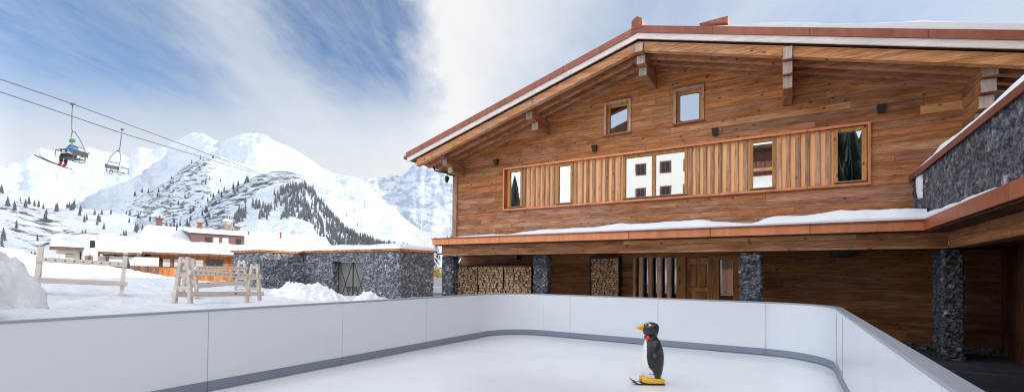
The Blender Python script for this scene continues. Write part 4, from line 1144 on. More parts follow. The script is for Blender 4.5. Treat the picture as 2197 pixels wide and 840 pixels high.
# snow plastered on the stone near the corner
P = []
for j in range(22):
    for i in range(9):
        a, b_ = i / 8 - .5, j / 21
        v = 13.35 - .12 * b_ + a * .5 * (1 - .5 * b_) + .05 * mn.noise(Vector((i * .8, j * .5, 0)))
        e = max(0., 1 - (2 * abs(a)) ** 2) * (1 - abs(2 * b_ - 1) ** 3)
        P.append((2.47 - .05 * e ** .5 + (.05 if e < .02 else 0), v, 4.17 - .55 * b_))
q = MB(); q.grid(P, 9, 22); q.build('snow_patch', M['snow'], wg, True)
q = MB(); q.box(2.32, 2.38, -3, 12.189, 2.86, 3.085); f_ = q.build('copper_fascia', M['copperY'], wg)
q = MB(); q.box(2.382, 2.56, -3, 12.25, 3.02, 3.072); q.build('canopy_roof', M['copper_dark'], wg)
P = []
for j in range(120):
    v = 8.45 + (12.45 - 8.45) * j / 119
    for i in range(8):
        b_ = i / 7; u = 2.335 + .175 * b_
        t = np.interp(v, [8.45, 8.7, 9.4, 10.8, 11.5, 12.5], [.0, .06, .08, .10, .13, .17]) * (1 + .25 * mn.noise(Vector((v * 1.7, 5, 0))))
        P.append((u - .012 * mn.noise(Vector((v * 2, 8, 0))), v, 3.087 + t * math.sqrt(min(1, .12 + b_ * 1.6))))
q = MB(); q.grid(P, 8, 120); fr_ = [P[j * 8] for j in range(120)]; q.add(fr_ + [(p[0], p[1], 3.086) for p in fr_], [(i, i + 1, 120 + i + 1, 120 + i) for i in range(119)]); q.build('canopy_snow', M['snow'], wg, True)
q = MB(); q.box(2.765, 3.05, -3, 12.499, 2.508, 2.855); q.build('canopy_beam', M['canopyY'], wg)
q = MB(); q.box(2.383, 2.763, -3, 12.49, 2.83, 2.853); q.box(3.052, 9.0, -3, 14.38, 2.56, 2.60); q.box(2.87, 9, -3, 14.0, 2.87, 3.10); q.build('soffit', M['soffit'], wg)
for i in range(14):
    q = MB(); v0 = 14.39 - i * .3
    q.box(4.05, 4.12 + .012 * (i % 2), v0 - .292, v0, .2, 2.56); q.build('wall_board', M['vdark'], wg)
q = MB(); q.box(4.12, 8.0, 10.0, 10.1, .2, 2.56); q.box(4.052, 8., 14.40, 14.5, .2, 2.56); q.build('back_wall', M['soffit'], wg)
# unseen block added beyond the terrace, out of view, to shade the rink
q = MB(); q.box(8.0, 17, -4, 20, 0, 13.4); q.build('shade_block_wall', M['facade'], wg)
q = MB(); q.box(7.7, 17.5, -4.5, 20.4, 13.4, 13.7); q.build('shade_block_roof', M['copper_dark'], wg)
kb = MB(); kb.box(1.2, 9, 11.85, 12.12, -.03, .13); tag(kb.build('kerb', M['paving']), kind='structure')

# ================================================================== FIREWOOD
def clip_cell(c, pts, box):
    poly = [(box[0], box[2]), (box[1], box[2]), (box[1], box[3]), (box[0], box[3])]
    for p in pts:
        if p == c: continue
        dx, dy = p[0] - c[0], p[1] - c[1]
        if dx * dx + dy * dy > .36: continue
        mx_, my_ = (p[0] + c[0]) / 2, (p[1] + c[1]) / 2
        out_ = []
        for i in range(len(poly)):
            a, b_ = poly[i], poly[(i + 1) % len(poly)]
            sa = (a[0] - mx_) * dx + (a[1] - my_) * dy; sb = (b_[0] - mx_) * dx + (b_[1] - my_) * dy
            if sa <= 0: out_.append(a)
            if (sa < 0) != (sb < 0) and abs(sa - sb) > 1e-12:
                t = sa / (sa - sb); out_.append((a[0] + (b_[0] - a[0]) * t, a[1] + (b_[1] - a[1]) * t))
        poly = out_
        if len(poly) < 3: return []
    return poly
def log_mats():
    L = []
    for i, c in enumerate([(.80, .52, .30), (.72, .43, .23), (.86, .60, .38), (.62, .34, .18), (.46, .26, .14), (.78, .46, .24)]):
        m, nt, b = new_mat('log_end_%s' % 'abcdef'[i]); n = N(nt); o = n.obj()
        f = n.noise(o, 28., 5, .65); f2 = n.noise(o, 6., 3, .6)
        cc = n.mix(n.ramp(f, [(.3, 0.), (.7, 1.)]), tuple(x * .55 for x in c), tuple(min(1, x * 1.12) for x in c))
        cc = n.mix(n.math('MULTIPLY', n.ramp(f2, [(.5, 0.), (.7, 1.)]), .4), cc, (.20, .12, .075))
        n.link(cc, b.inputs['Base Color']); b.inputs['Roughness'].default_value = .85
        L.append(m)
    return L
LM = log_mats(); M['logbark'] = simple('log_bark', (.085, .055, .038), .9, 0, .4, 12.)
rl = random.Random(3)
logs = []       # (distance, polygon, front v, material)
def pile(x0, x1, z0, z1, vf, size, squash=1.):
    pts = []
    nx_ = int((x1 - x0) / size); nz_ = int((z1 - z0) / (size * .88))
    for j in range(nz_):
        for i in range(nx_):
            pts.append((x0 + (i + .5 + (.25 if j % 2 else -.25) + rl.uniform(-.36, .36)) * (x1 - x0) / nx_, z0 + (j + .5 + rl.uniform(-.36, .36)) * (z1 - z0) / nz_))
    for c in pts:
        poly = clip_cell(c, pts, (x0, x1, z0, z1))
        if len(poly) < 3: continue
        cx = sum(p[0] for p in poly) / len(poly); cz = sum(p[1] for p in poly) / len(poly)
        k = rl.uniform(.80, .93)
        poly = [(cx + (p[0] - cx) * k, cz + (p[1] - cz) * k) for p in poly]
        logs.append((math.hypot(cx, vf), poly, vf + rl.uniform(-.03, .05), rl.choice(LM), cz))
bins = [(-10.81, -9.715), (-9.69, -8.625), (-8.60, -7.495)]
for a, b_ in bins: pile(a, b_, .30, 2.13, 13.72, .104)
pile(-5.52, -4.62, .32, 2.42, 14.18, .088)
# the ones seen above the boards come first, nearest first; the boards hide what is low down
logs.sort(key=lambda q: (0 if q[4] > 1.18 else 1, 0 if q[2] < 14 else 1, q[0]))
for q in logs[:290]:
    _, poly, vf, m_, cz = q
    cx = sum(p[0] for p in poly) / len(poly); czz = sum(p[1] for p in poly) / len(poly)
    mb = MB(); mb.prism(poly, 'y', vf, vf + .33)
    mb.m = [0] * 1 + [1] * (len(mb.f) - 1)
    o = mb.build('firewood_log', [m_, M['logbark']])
    big = vf < 14
    for v in o.data.vertices: v.co -= Vector((cx, vf, czz))
    o.location = (cx, vf, czz)
    tag(o, 'split firewood log stacked in the wide log store left of the second stone pillar' if big else 'small split firewood log stacked in the narrow log store beside the entrance', 'firewood log', 'logs in the wide log store' if big else 'logs in the narrow log store')
rest = MB()
for q in logs[290:]:
    _, poly, vf, m_, cz = q
    k0 = len(rest.f); rest.prism(poly, 'y', vf, vf + .33)
    rest.m[k0:] = [LM.index(m_)] + [6] * (len(rest.f) - k0 - 1)
tag(rest.build('firewood_pile', LM + [M['logbark']]), 'rest of the split firewood packed low in the log stores', 'firewood', kind='stuff')
q = MB()
for x in (-10.85, -9.715, -8.625, -7.49): q.box(x, x + .016, 13.69, 14.1, .22, 2.20)
q.box(-10.85, -7.45, 13.66, 14.1, 2.13, 2.17) if False else q.box(-10.80, -7.50, 13.68, 14.1, 2.14, 2.18); q.box(-10.80, -7.50, 13.68, 14.1, .22, .28)
q.box(-10.8, -7.5, 14.08, 14.1, .28, 2.14)
tag(q.build('log_store', M['black']), 'wide dark metal log store with three bays between two stone pillars', 'log store')
q = MB()
for x in (-5.56, -4.61): q.box(x, x + .03, 14.15, 14.39, .22, 2.48)
q.box(-5.53, -4.61, 14.14, 14.39, 2.44, 2.48); q.box(-5.53, -4.61, 14.14, 14.39, .22, .30)
tag(q.build('log_store', M['black']), 'narrow tall dark metal log store on the wall left of the entrance', 'log store')

# ================================================================== STONE HUTS
def hut(name, x0, x1, y0, y1, z0, z1, label, seed, door=None, snow=(.4, 1.6)):
    h = empty(name, ((x0 + x1) / 2, y0, z0), label=label, cat='stone hut')
    q = MB(); kw = dict(step=.045, amp=.05)
    if door:
        a, b_, zt_ = door
        stone_face(q, (x0, y0, z0), (1, 0, 0), (0, 0, 1), a - x0, z1 - z0, .045, .05, (.15, .09), seed)
        stone_face(q, (b_, y0, z0), (1, 0, 0), (0, 0, 1), x1 - b_, z1 - z0, .045, .05, (.15, .09), seed)
        stone_face(q, (a, y0, zt_), (1, 0, 0), (0, 0, 1), b_ - a, z1 - zt_, .045, .05, (.15, .09), seed)
        stone_face(q, (a, y0, z0), (0, 1, 0), (0, 0, 1), .42, zt_ - z0, .045, .03, (.15, .09), seed)
        stone_face(q, (b_, y0 + .42, z0), (0, -1, 0), (0, 0, 1), .42, zt_ - z0, .045, .03, (.15, .09), seed)
        q.add([(a, y0, zt_), (b_, y0, zt_), (b_, y0 + .42, zt_), (a, y0 + .42, zt_)], [(0, 1, 2, 3)], cols=[(.2, .5, 0)] * 4)
    else:
        stone_face(q, (x0, y0, z0), (1, 0, 0), (0, 0, 1), x1 - x0, z1 - z0, .045, .05, (.15, .09), seed)
    stone_face(q, (x1, y0, z0), (0, 1, 0), (0, 0, 1), y1 - y0, z1 - z0, .045, .05, (.15, .09), seed + 3)
    stone_face(q, (x0, y1, z0), (0, -1, 0), (0, 0, 1), y1 - y0, z1 - z0, .12, .05, (.15, .09), seed + 5)
    q.build('stone_wall', M['stone_b'], h, recalc=False)
    e = .10
    r_ = MB(); r_.box(x0 - e, x1 + e, y0 - e, y1 + e, z1 + .001, z1 + .065); r_.box(x0 - e - .02, x1 + e + .02, y0 - e - .02, y1 + e + .02, z1 + .065, z1 + .085)
    rf_ = r_.build('roof', M['copper'], h)
    s_ = MB(); snow_slab(s_, [(x0 - e, y0 - e, z1 + .09), (x1 + e, y0 - e, z1 + .09), (x1 + e, y1 + e, z1 + .09), (x0 - e, y1 + e, z1 + .09)], snow[0], 60, 40, seed, snow[1], .25)
    s_.build('roof_snow', M['snow'], rf_, True)
    return h
M['doorgrey'] = simple('bronze_grey_doors', (.215, .21, .20), .45, .3, .15, 2.)
h2 = hut('stone_hut', -19.40, -13.30, 13.40, 15.46, .2, 2.76, 'slate stone hut with grey double doors and flat snowy copper-edged roof', 31., (-17.37, -15.41, 2.34), (.25, 1.2))
q = MB(); q.box(-17.36, -16.40, 13.72, 13.76, .3, 2.33); d1 = q.build('door', M['doorgrey'], h2)
q = MB(); q.box(-16.385, -15.42, 13.72, 13.76, .3, 2.33); d2 = q.build('door', M['doorgrey'], h2)
for d_, a, b_, s_ in ((d1, -17.36, -16.40, 1), (d2, -16.385, -15.42, -1)):
    q = MB(); z0, z1 = .32, 2.32
    q.bar((a + .03, 13.712, z1), (b_ - .03, 13.712, z0 + .05), .022, .012, (0, 1, 0)); q.bar((b_ - .03, 13.708, z1), (a + .03, 13.708, z0 + .05), .022, .012, (0, 1, 0))
    q.box(a, a + .02, 13.705, 13.719, z0, z1); q.box(b_ - .02, b_, 13.705, 13.719, z0, z1)
    q.build('brace', M['iron'], d_)
    cx = (b_ - .22) if s_ > 0 else a + .22
    q = MB(); q.tube([(cx + math.cos(k * .524) * .085, 13.66, 1.15 + math.sin(k * .524) * .085) for k in range(12)], .020, 6, closed=True); q.tube([(cx, 13.71, 1.24), (cx, 13.66, 1.24)], .02, 6); q.box(cx - s_ * .085 - .01, cx + s_ * .20, 13.69, 13.70, 1.20, 1.225) if s_ > 0 else q.box(cx - .18, cx + .02, 13.69, 13.70, 1.20, 1.225)
    q.build('ring_handle', M['iron'], d_)
h1 = hut('stone_hut', -21.80, -19.48, 11.46, 15.4, -.1, 2.72, 'smaller doorless slate hut left of the one with doors, under a thick snow cap', 57., None, (.45, 1.5))

# ================================================================== SNOW HEAPS
def heap(cx, cy, rx, ry, z0, z1, seed, label, rot=0., n_=70, chunk=.12):
    P = []
    for j in range(n_):
        for i in range(n_):
            a, b_ = (i / (n_ - 1) - .5) * 2.4, (j / (n_ - 1) - .5) * 2.4
            d_ = math.hypot(a, b_) * (1 + .22 * mn.noise(Vector((math.atan2(b_, a) * 1.3, seed, 0))))
            k = max(0., 1 - d_ ** 1.7) ** .8
            x, y = a * rx, b_ * ry
            c, s_ = math.cos(rot), math.sin(rot)
            X_, Y_ = cx + x * c - y * s_, cy + x * s_ + y * c
            z = z0 - .35 + (z1 - z0 + .35) * k
            v = mn.voronoi(Vector((X_ * 3.4, Y_ * 3.4, z * 3.4 + seed)))[0]; v2 = mn.voronoi(Vector((X_ * 8, Y_ * 8, z * 8 + seed)))[0]
            z += (chunk * 1.1 * (.5 - v[0]) + chunk * .75 * (.5 - v2[0]) + chunk * .8 * fbm(X_ * 3.2, Y_ * 3.2, z + seed, 4, 2.2, .62) + .10 * fbm(X_ * 1.3, Y_ * 1.3, seed, 3) + .03 * fbm(X_ * 8, Y_ * 8, seed, 2)) * (.25 + k)
            P.append((X_ + chunk * .6 * mn.noise(Vector((X_ * 2, z * 2, seed))), Y_ + chunk * .6 * mn.noise(Vector((Y_ * 2, z * 2, seed + 4))), z))
    q = MB(); q.grid(P, n_, n_)
    o = q.build('snow_heap', M['snow_heap'], smooth=True, recalc=False)
    return tag(o, label, 'snow heap')
heap(-11.5, 1.15, 1.6, 1.7, 1.15, 2.95, 1., 'tall lumpy snow heap at the left edge beside the ski rack', .55, 110, .26)
heap(-14.35, 10.0, 1.75, 1.2, .85, 1.50, 2., 'rounded snow heap against the stone hut left of its doors', .75, 80, .14)
heap(-12.0, 10.7, .85, .7, .65, 1.22, 3., 'low snow heap right in front of the hut doors behind the barrier', .8, 50, .12)
q = MB(); q.tube([(-9.24, 1.58, 1.0), (-9.24, 1.58, 1.2), (-9.24, 1.58, 1.62), (-9.24, 1.58, 1.76), (-9.24, 1.58, 1.80)], [.17, .19, .19, .16, .06], 20)
tag(q.build('bollard', M['iron'], smooth=True), 'dark rounded bollard cut by the left edge of the picture', 'bollard')

# ================================================================== SKI RACKS
def ski_rack(A, B, height, width, label, group):
    A, B = Vector(A), Vector(B); d_ = B - A; L = d_.length
    o = empty('ski_rack', A, (0, -math.asin(d_.z / L), math.atan2(d_.y, d_.x)), label, 'ski rack', group)
    w = width / 2; t = .09
    for x in (0, L):
        q = MB()
        for s_ in (-1, 1):
            q.hexa([(x - t / 2, s_ * w - .036, 0), (x + t / 2, s_ * w - .036, 0), (x + t / 2, s_ * w + .036, 0), (x - t / 2, s_ * w + .036, 0)],
                   [(x - t / 2, s_ * .075 - .034, height), (x + t / 2, s_ * .075 - .034, height), (x + t / 2, s_ * .075 + .034, height), (x - t / 2, s_ * .075 + .034, height)])
        for z, ww in ((.04, w), (.45, w * .72), (.76, w * .52), (height - .09, .06)):
            q.box(x - t / 2 + .012, x + t / 2 - .012, -ww, ww, z - .04, z + .045)
        q.build('trestle', M['rack'], o, local=True)
    for z, y in ((.82, w * .5 + .065), (.31, w * .80 + .062), (.31, -w * .80 - .062)):
        q = MB(); q.box(-.05, L + .05, y - .028, y + .028, z - .06, z + .06) if y > 0 else q.box(-.10, L + .10, y - .028, y + .028, z - .055, z + .055)
        r_ = q.build('rail', M['rack'], o, local=True)
    q = MB(); q.box(-.05, L + .05, -w * .5 - .092, -w * .5 - .037, .765, .875); r_ = q.build('rail', M['rack'], o, local=True)
    q = MB(); k = int(L / .17)
    for i in range(k):
        x = .12 + i * (L - .24) / max(1, k - 1)
        q.tube([(x, -w * .5 - .097, .82), (x, -w * .5 - .08, .82)], .017, 8)
    q.build('peg_hole', M['bark'], r_, local=True)
    return o
ski_rack((-15.56, 3.60, 1.30), (-15.06, 5.09, 1.21), 1.13, .38, 'pale wooden ski rack beside the tall snow heap at the left', 'ski racks on the snow')
ski_rack((-11.97, 5.18, 1.03), (-13.36, 7.61, .92), 1.17, .40, 'pale wooden ski rack nearest the barrier, in front of another', 'ski racks on the snow')
ski_rack((-14.49, 6.45, 1.13), (-16.73, 9.09, 1.17), 1.10, .38, 'pale wooden ski rack farthest back, close to the small stone hut', 'ski racks on the snow')
# red and white notice board behind the racks
nb = empty('notice_board', (-15.50, 7.0, 1.1), label='white notice board with red lettering behind the ski racks', cat='notice board')
q = MB(); a, b_ = Vector((-15.62, 6.93)), Vector((-15.28, 7.13))
q.add([(a.x, a.y, 1.74), (b_.x, b_.y, 1.74), (b_.x, b_.y, 2.20), (a.x, a.y, 2.20), (a.x - .02, a.y + .03, 1.74), (b_.x - .02, b_.y + .03, 1.74), (b_.x - .02, b_.y + .03, 2.20), (a.x - .02, a.y + .03, 2.20)], [(0, 1, 2, 3), (7, 6, 5, 4), (0, 4, 5, 1), (1, 5, 6, 2), (2, 6, 7, 3), (3, 7, 4, 0)]); pn = q.build('panel', M['white'], nb)
q = MB()
for (z0, z1, f0, f1) in ((1.98, 2.09, .06, .12), (1.98, 2.09, .17, .22), (1.98, 2.09, .26, .38), (1.77, 1.86, .06, .34), (2.12, 2.135, .05, .9)):
    for k in range(1):
        p0 = a + (b_ - a) * f0; p1 = a + (b_ - a) * f1; o = Vector((.004, -.007))
        q.add([(p0.x + o.x, p0.y + o.y, z0), (p1.x + o.x, p1.y + o.y, z0), (p1.x + o.x, p1.y + o.y, z1), (p0.x + o.x, p0.y + o.y, z1)], [(0, 1, 2, 3)])
q.build('red_lettering', M['red'], pn)
q = MB(); q.box(-15.48, -15.44, 7.06, 7.10, .9, 1.74); q.build('post', M['galv'], nb)

# ================================================================== CHAIRLIFT
def cable(name, pts, label, r0=.022):
    q = MB(); P = [Vector(p) for p in pts]; out_ = []
    for a, b_ in zip(P[:-1], P[1:]):
        for k in range(6): out_.append(a.lerp(b_, k / 6))
    out_.append(P[-1]); q.tube(out_, r0, 6)
    return tag(q.build(name, M['steel'], smooth=True), label, 'cable')
cable('lift_cable', [(-27.67, 1.85, 10.02), (-30.85, 5.76, 10.5), (-33.14, 8.81, 10.79), (-58.99, 34.27, 14.55), (-198.6, 229.93, 36.62)], 'upper steel lift cable carrying the chair with the skier', .030)
cable('lift_cable', [(-31.13, 2.09, 10.48), (-35.26, 6.6, 11.07), (-39.99, 13.08, 11.43), (-73.73, 42.84, 17.49), (-225.08, 260.66, 37.81)], 'lower steel lift cable carrying the empty chair', .034)
fwd = math.atan2(-.516, -.857)
M['seatpad'] = simple('seat_pad', (.05, .055, .06), .6)
def chair(loc, rz, label):
    o = empty('lift_chair', loc, (0, 0, rz), label, 'lift chair', 'lift chairs')
    q = MB(); q.tube([(.30, 0, 2.92), (.315, 0, 2.4), (.33, 0, 1.7), (.30, 0, 1.5), (.20, 0, 1.40)], .028, 8); q.box(.20, .42, -.05, .05, 2.86, 2.97); q.build('hanger', M['steel'], o, True, local=True)
    q = MB()
    for s_ in (-.34, .34):
        q.tube([(.20, s_ * .25, 1.40), (.08, s_ * .8, 1.02), (-.08, s_, .58), (-.20, s_, .16), (-.12, s_, -.14), (.05, s_, -.20), (.56, s_, -.10), (.62, s_, -.02)], .020, 8)
    q.tube([(.20, -.1, 1.40), (.20, .1, 1.40)], .03, 8); q.tube([(-.08, -.34, .58), (-.08, .34, .58)], .022, 8); q.tube([(-.20, -.34, .2), (-.20, .34, .2)], .022, 8); q.tube([(.62, -.34, -.02), (.62, .34, -.02)], .024, 8)
    q.build('frame', M['steel'], o, True, local=True)
    q = MB(); q.box(-.05, .60, -.42, .42, -.06, -.01); q.build('seat', M['seatpad'], o, local=True, bevel=.02)
    q = MB(); q.hexa([(-.20, -.42, .10), (-.16, -.42, .10), (-.16, .42, .10), (-.20, .42, .10)], [(-.26, -.42, .36), (-.22, -.42, .36), (-.22, .42, .36), (-.26, .42, .36)]); q.build('backrest', M['seatpad'], o, local=True)
    q = MB()
    for s_ in (0.,): q.tube([(-.28 + .17 * math.cos(k * .4488), s_, -.12 + .17 * math.sin(k * .4488)) for k in range(14)], .022, 6, closed=True)
    q.build('counter_ring', M['steel'], o, True, local=True)
    q = MB()
    for s_ in (-.52, .52): q.tube([(-.22, s_, .40), (.10, s_, .36), (.62, s_, .30), (.66, s_, -.05)], .020, 6)
    q.tube([(.64, -.52, .30), (.64, .52, .30)], .02, 6)
    q.build('safety_bar', M['steel'], o, True, local=True)
    return o
c1 = chair((-32.87, 9.02, 7.86), fwd, 'lift chair on the upper cable with a skier seated on it')
c2 = copy_tree(c1); c2.location = (-40.22, 12.98, 8.72); c2.rotation_euler = (0, R(10), fwd + math.pi - .35); c2['label'] = 'empty lift chair on the lower cable to the right of the skier'

# seated skier
def skin(name, pts, edges, mat, parent, sub=1):
    me = bpy.data.meshes.new(name); me.from_pydata([p[:3] for p in pts], edges, []); me.materials.append(mat)
    o = bpy.data.objects.new(name, me); COL.objects.link(o)
    sm = o.modifiers.new('s', 'SKIN'); 
    if not me.skin_vertices: me.skin_vertices.new()
    for i, p in enumerate(pts):
        me.skin_vertices[0].data[i].radius = (p[3], p[3]); me.skin_vertices[0].data[i].use_root = (i == 0)
    ss_ = o.modifiers.new('d', 'SUBSURF'); ss_.levels = sub; ss_.render_levels = sub
    dg = bpy.context.evaluated_depsgraph_get(); ev = o.evaluated_get(dg)
    me2 = bpy.data.meshes.new_from_object(ev); me2.name = name
    bpy.data.objects.remove(o)
    me2.polygons.foreach_set('use_smooth', [True] * len(me2.polygons))
    if not me2.materials: me2.materials.append(mat)
    r_ = bpy.data.objects.new(name, me2); COL.objects.link(r_); r_.parent = parent
    return r_
M['skin'] = simple('skin', (.52, .30, .21), .55)
M['jacket'] = simple('blue_jacket', (.035, .22, .50), .7, 0, .15, 9.)
M['trousers'] = simple('black_trousers', (.012, .013, .018), .7)
M['helmet'] = simple('green_helmet', (.025, .22, .10), .35)
M['bootred'] = simple('ski_boot_red', (.20, .025, .025), .5)
M['skired'] = simple('red_ski', (.26, .03, .035), .35, 0, .4, 3.)
man = empty('person', (-32.87, 9.02, 7.86), (0, 0, fwd), 'seated skier in blue jacket, black trousers and green helmet riding the chairlift', 'person')
yo = .12
bpts = [(.02, yo, .08, .13), (.04, yo, .30, .135), (.07, yo, .52, .15), (.10, yo, .62, .07), (.13, yo, .70, .06), (.16, yo, .82, .095), (.165, yo, .90, .085)]
be = [(0, 1), (1, 2), (2, 3), (3, 4), (4, 5), (5, 6)]
for s_ in (-1, 1):
    i0 = len(bpts)
    bpts += [(.06, yo + s_ * .17, .56, .07), (.20, yo + s_ * .24, .36, .05), (.44, yo + s_ * .16, .37, .042), (.56, yo + s_ * .14, .38, .038), (.62, yo + s_ * .14, .38, .03)]
    be += [(2, i0), (i0, i0 + 1), (i0 + 1, i0 + 2), (i0 + 2, i0 + 3), (i0 + 3, i0 + 4)]
    i1 = len(bpts)
    bpts += [(.10, yo + s_ * .10, .08, .10), (.56, yo + s_ * .13, .13, .075), (.60, yo + s_ * .13, -.14, .058), (.60, yo + s_ * .13, -.33, .05), (.74, yo + s_ * .13, -.38, .04)]
    be += [(0, i1), (i1, i1 + 1), (i1 + 1, i1 + 2), (i1 + 2, i1 + 3), (i1 + 3, i1 + 4)]
body = skin('body', bpts, be, M['skin'], man)
jp = [(.02, yo, .06, .155), (.04, yo, .30, .16), (.07, yo, .52, .175), (.10, yo, .64, .085)]; je = [(0, 1), (1, 2), (2, 3)]
for s_ in (-1, 1):
    i0 = len(jp); jp += [(.06, yo + s_ * .18, .56, .095), (.20, yo + s_ * .25, .36, .075), (.42, yo + s_ * .165, .37, .062)]; je += [(2, i0), (i0, i0 + 1), (i0 + 1, i0 + 2)]
skin('jacket', jp, je, M['jacket'], man)
tp_ = [(.03, yo, .04, .14)]; te = []
for s_ in (-1, 1):
    i0 = len(tp_); tp_ += [(.12, yo + s_ * .11, .07, .115), (.56, yo + s_ * .13, .13, .095), (.60, yo + s_ * .13, -.12, .080), (.60, yo + s_ * .13, -.28, .078)]; te += [(0, i0), (i0, i0 + 1), (i0 + 1, i0 + 2), (i0 + 2, i0 + 3)]
skin('trousers', tp_, te, M['trousers'], man)
ell(MB(), (.145, yo, .895), (.135, .125, .11)).build('helmet', M['helmet'], man, True, local=True)
q = MB(); q.box(.235, .265, yo - .075, yo + .075, .80, .865); q.build('goggles', M['black'], man, local=True, bevel=.01)
for s_ in (-1, 1):
    ell(MB(), (.60, yo + s_ * .14, .38), (.07, .055, .055)).build('glove', M['trousers'], man, True, local=True)
    b3 = [(.60, yo + s_ * .13, -.22, .070), (.60, yo + s_ * .13, -.40, .066), (.76, yo + s_ * .13, -.42, .05)]
    skin('ski_boot', b3, [(0, 1), (1, 2)], M['bootred'], man)
for s_, lab in ((-1, 'red and black ski on the right foot of the seated skier'), (1, 'red and black ski on the left foot of the seated skier')):
    o = empty('ski', (-32.87, 9.02, 7.86), (0, 0, fwd), lab, 'ski', 'skis of the seated skier')
    y_ = yo + s_ * .13
    def sp(mb, x0, z0, x1, z1, w0, w1, h_=.03):
        mb.hexa([(x0, y_ - w0, z0), (x1, y_ - w1, z1), (x1, y_ + w1, z1), (x0, y_ + w0, z0)], [(x0, y_ - w0, z0 + h_), (x1, y_ - w1, z1 + h_), (x1, y_ + w1, z1 + h_), (x0, y_ + w0, z0 + h_)])
    q = MB(); sp(q, .30, -.62, 1.12, -.34, .055, .05); q.build('ski_tail', M['skired'], o, local=True)
    q = MB(); sp(q, 1.12, -.34, 1.75, -.08, .05, .055); sp(q, 1.75, -.08, 2.02, .08, .055, .035); q.build('ski_shovel', M['iron'], o, local=True)
q = MB(); f_ = Matrix.Rotation(fwd, 3, 'Z')
def wl(p): return tuple(f_ @ Vector(p) + Vector((-32.87, 9.02, 7.86)))
q.tube([wl((.60, yo - .14, .30)), wl((.66, yo - .14, .42)), wl((1.0, yo - .2, .44))], .018, 6); q.tube([wl((.92, yo - .2, .44)), wl((.80, yo - .2, -.2))], .014, 6)
tag(q.build('ski_pole', M['iron'], smooth=True), 'thin ski pole held across the lap of the seated skier', 'ski pole')

# ================================================================== VILLAGE
class Fr:
    def __init__(s, O, d_):
        s.O = Vector((O[0], O[1])); s.d = Vector(d_).normalized(); s.n = Vector((s.d.y, -s.d.x))
    def p(s, a, b_, z):
        q = s.O + s.d * a + s.n * b_; return (q.x, q.y, z)
    def box(s, mb, a0, a1, b0, b1, z0, z1):
        return mb.hexa([s.p(a0, b0, z0), s.p(a1, b0, z0), s.p(a1, b1, z0), s.p(a0, b1, z0)], [s.p(a0, b0, z1), s.p(a1, b0, z1), s.p(a1, b1, z1), s.p(a0, b1, z1)])
def roof_pair(F_, h, a0, a1, ze, zr, bR, aR0, aR1, bB, thick, seed, mat=None, n_=90, m_=40):
    q = MB(); E = [F_.p(a0, 0, ze), F_.p(a1, 0, ze), F_.p(aR1, bR, zr), F_.p(aR0, bR, zr)]
    dn = lambda P_, k: [(p[0], p[1], p[2] - k) for p in P_]
    q.hexa(dn(E, .28), E); k_ = .25; Bk = [F_.p(aR0, bR, zr), F_.p(aR1, bR, zr), F_.p(aR1 + (aR1 - a1) * k_, bB, ze), F_.p(aR0 + (aR0 - a0) * k_ + .1, bB, ze)]; q.hexa(dn(Bk, .28), Bk)
    r_ = q.build('roof', mat or M['chalet_dark'], h)
    s_ = MB(); snow_slab(s_, [(p[0], p[1], p[2] + .01) for p in E], thick, n_, m_, seed, .55, .22); snow_slab(s_, [(p[0], p[1], p[2] + .01) for p in Bk], thick, 20, 12, seed + 2, .5, .2)
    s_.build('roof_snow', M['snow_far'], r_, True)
    return r_
# long chalet
F1 = Fr((-63.62, 22.36), (.225, .974))
lc = empty('long_chalet', F1.p(11, -2, -2), label='long orange timber chalet under one wide snow-covered roof with a dormer', cat='chalet')
rf1 = roof_pair(F1, lc, 0, 24.0, 3.95, 7.30, -7.0, 1.9, 25.4, -9.5, .42, 4.)
q = MB(); F1.box(q, 1.9, 23.2, -9.0, -1.35, -3, 4.0); q.build('wall', M['chalet_wood'], lc)
q = MB(); F1.box(q, .5, 1.95, -9, -1.5, -3, 3.4); tri = [F1.p(1.0, b0, z0) for b0, z0 in ((-1.0, 3.4), (-7.0, 6.8), (-9., 3.4))]; q.add(tri, [(0, 1, 2)]); q.build('rendered_wall', M['render_shade'], lc)
q = MB(); F1.box(q, 1.62, 2.15, -1.45, -1.10, -3, 3.45); q.build('white_pier', M['render'], lc)
q = MB(); F1.box(q, 2.1, 23.0, -.62, -.45, .45, 2.15); q.build('balcony', M['chalet_wood'], lc)
q = MB(); F1.box(q, 2.1, 23.0, -1.3, -.46, .30, .44); F1.box(q, 2.1, 23.0, -.66, -.40, 2.16, 2.26); q.build('balcony_rail', M['chalet_dark'], lc)
q = MB(); F1.box(q, 2.4, 3.05, -1.36, -1.31, 2.2, 3.35); q.build('balcony_door', M['soffit'], lc)
for a0, a1, mt in ((3.05, 3.75, 'curtain'), (4.15, 4.85, 'curtain'), (7.6, 8.3, 'darkpane'), (8.5, 9.25, 'darkpane'), (12.5, 13.4, 'curtain'), (16, 17, 'darkpane')):
    q = MB(); F1.box(q, a0 - .1, a1 + .1, -1.36, -1.30, 1.3, 3.3); w_o = q.build('window', M['chalet_dark'], lc)
    q = MB(); F1.box(q, a0, a1, -1.30, -1.28, 1.3, 3.2); q.build('pane', M[mt], w_o)
for a0 in (3.1, 5.2, 9.4, 12.0):
    q = MB(); F1.box(q, a0, a0 + .8, -1.36, -1.30, -1.2, .1); w_o = q.build('window', M['white'], lc); q = MB(); F1.box(q, a0 + .1, a0 + .7, -1.30, -1.28, -1.1, 0.); q.build('pane', M['curtain'], w_o)
q = MB(); F1.box(q, 6.0, 12.0, -6.8, -2.2, 4.7, 6.62); dmr = q.build('dormer', M['dormer'], lc)
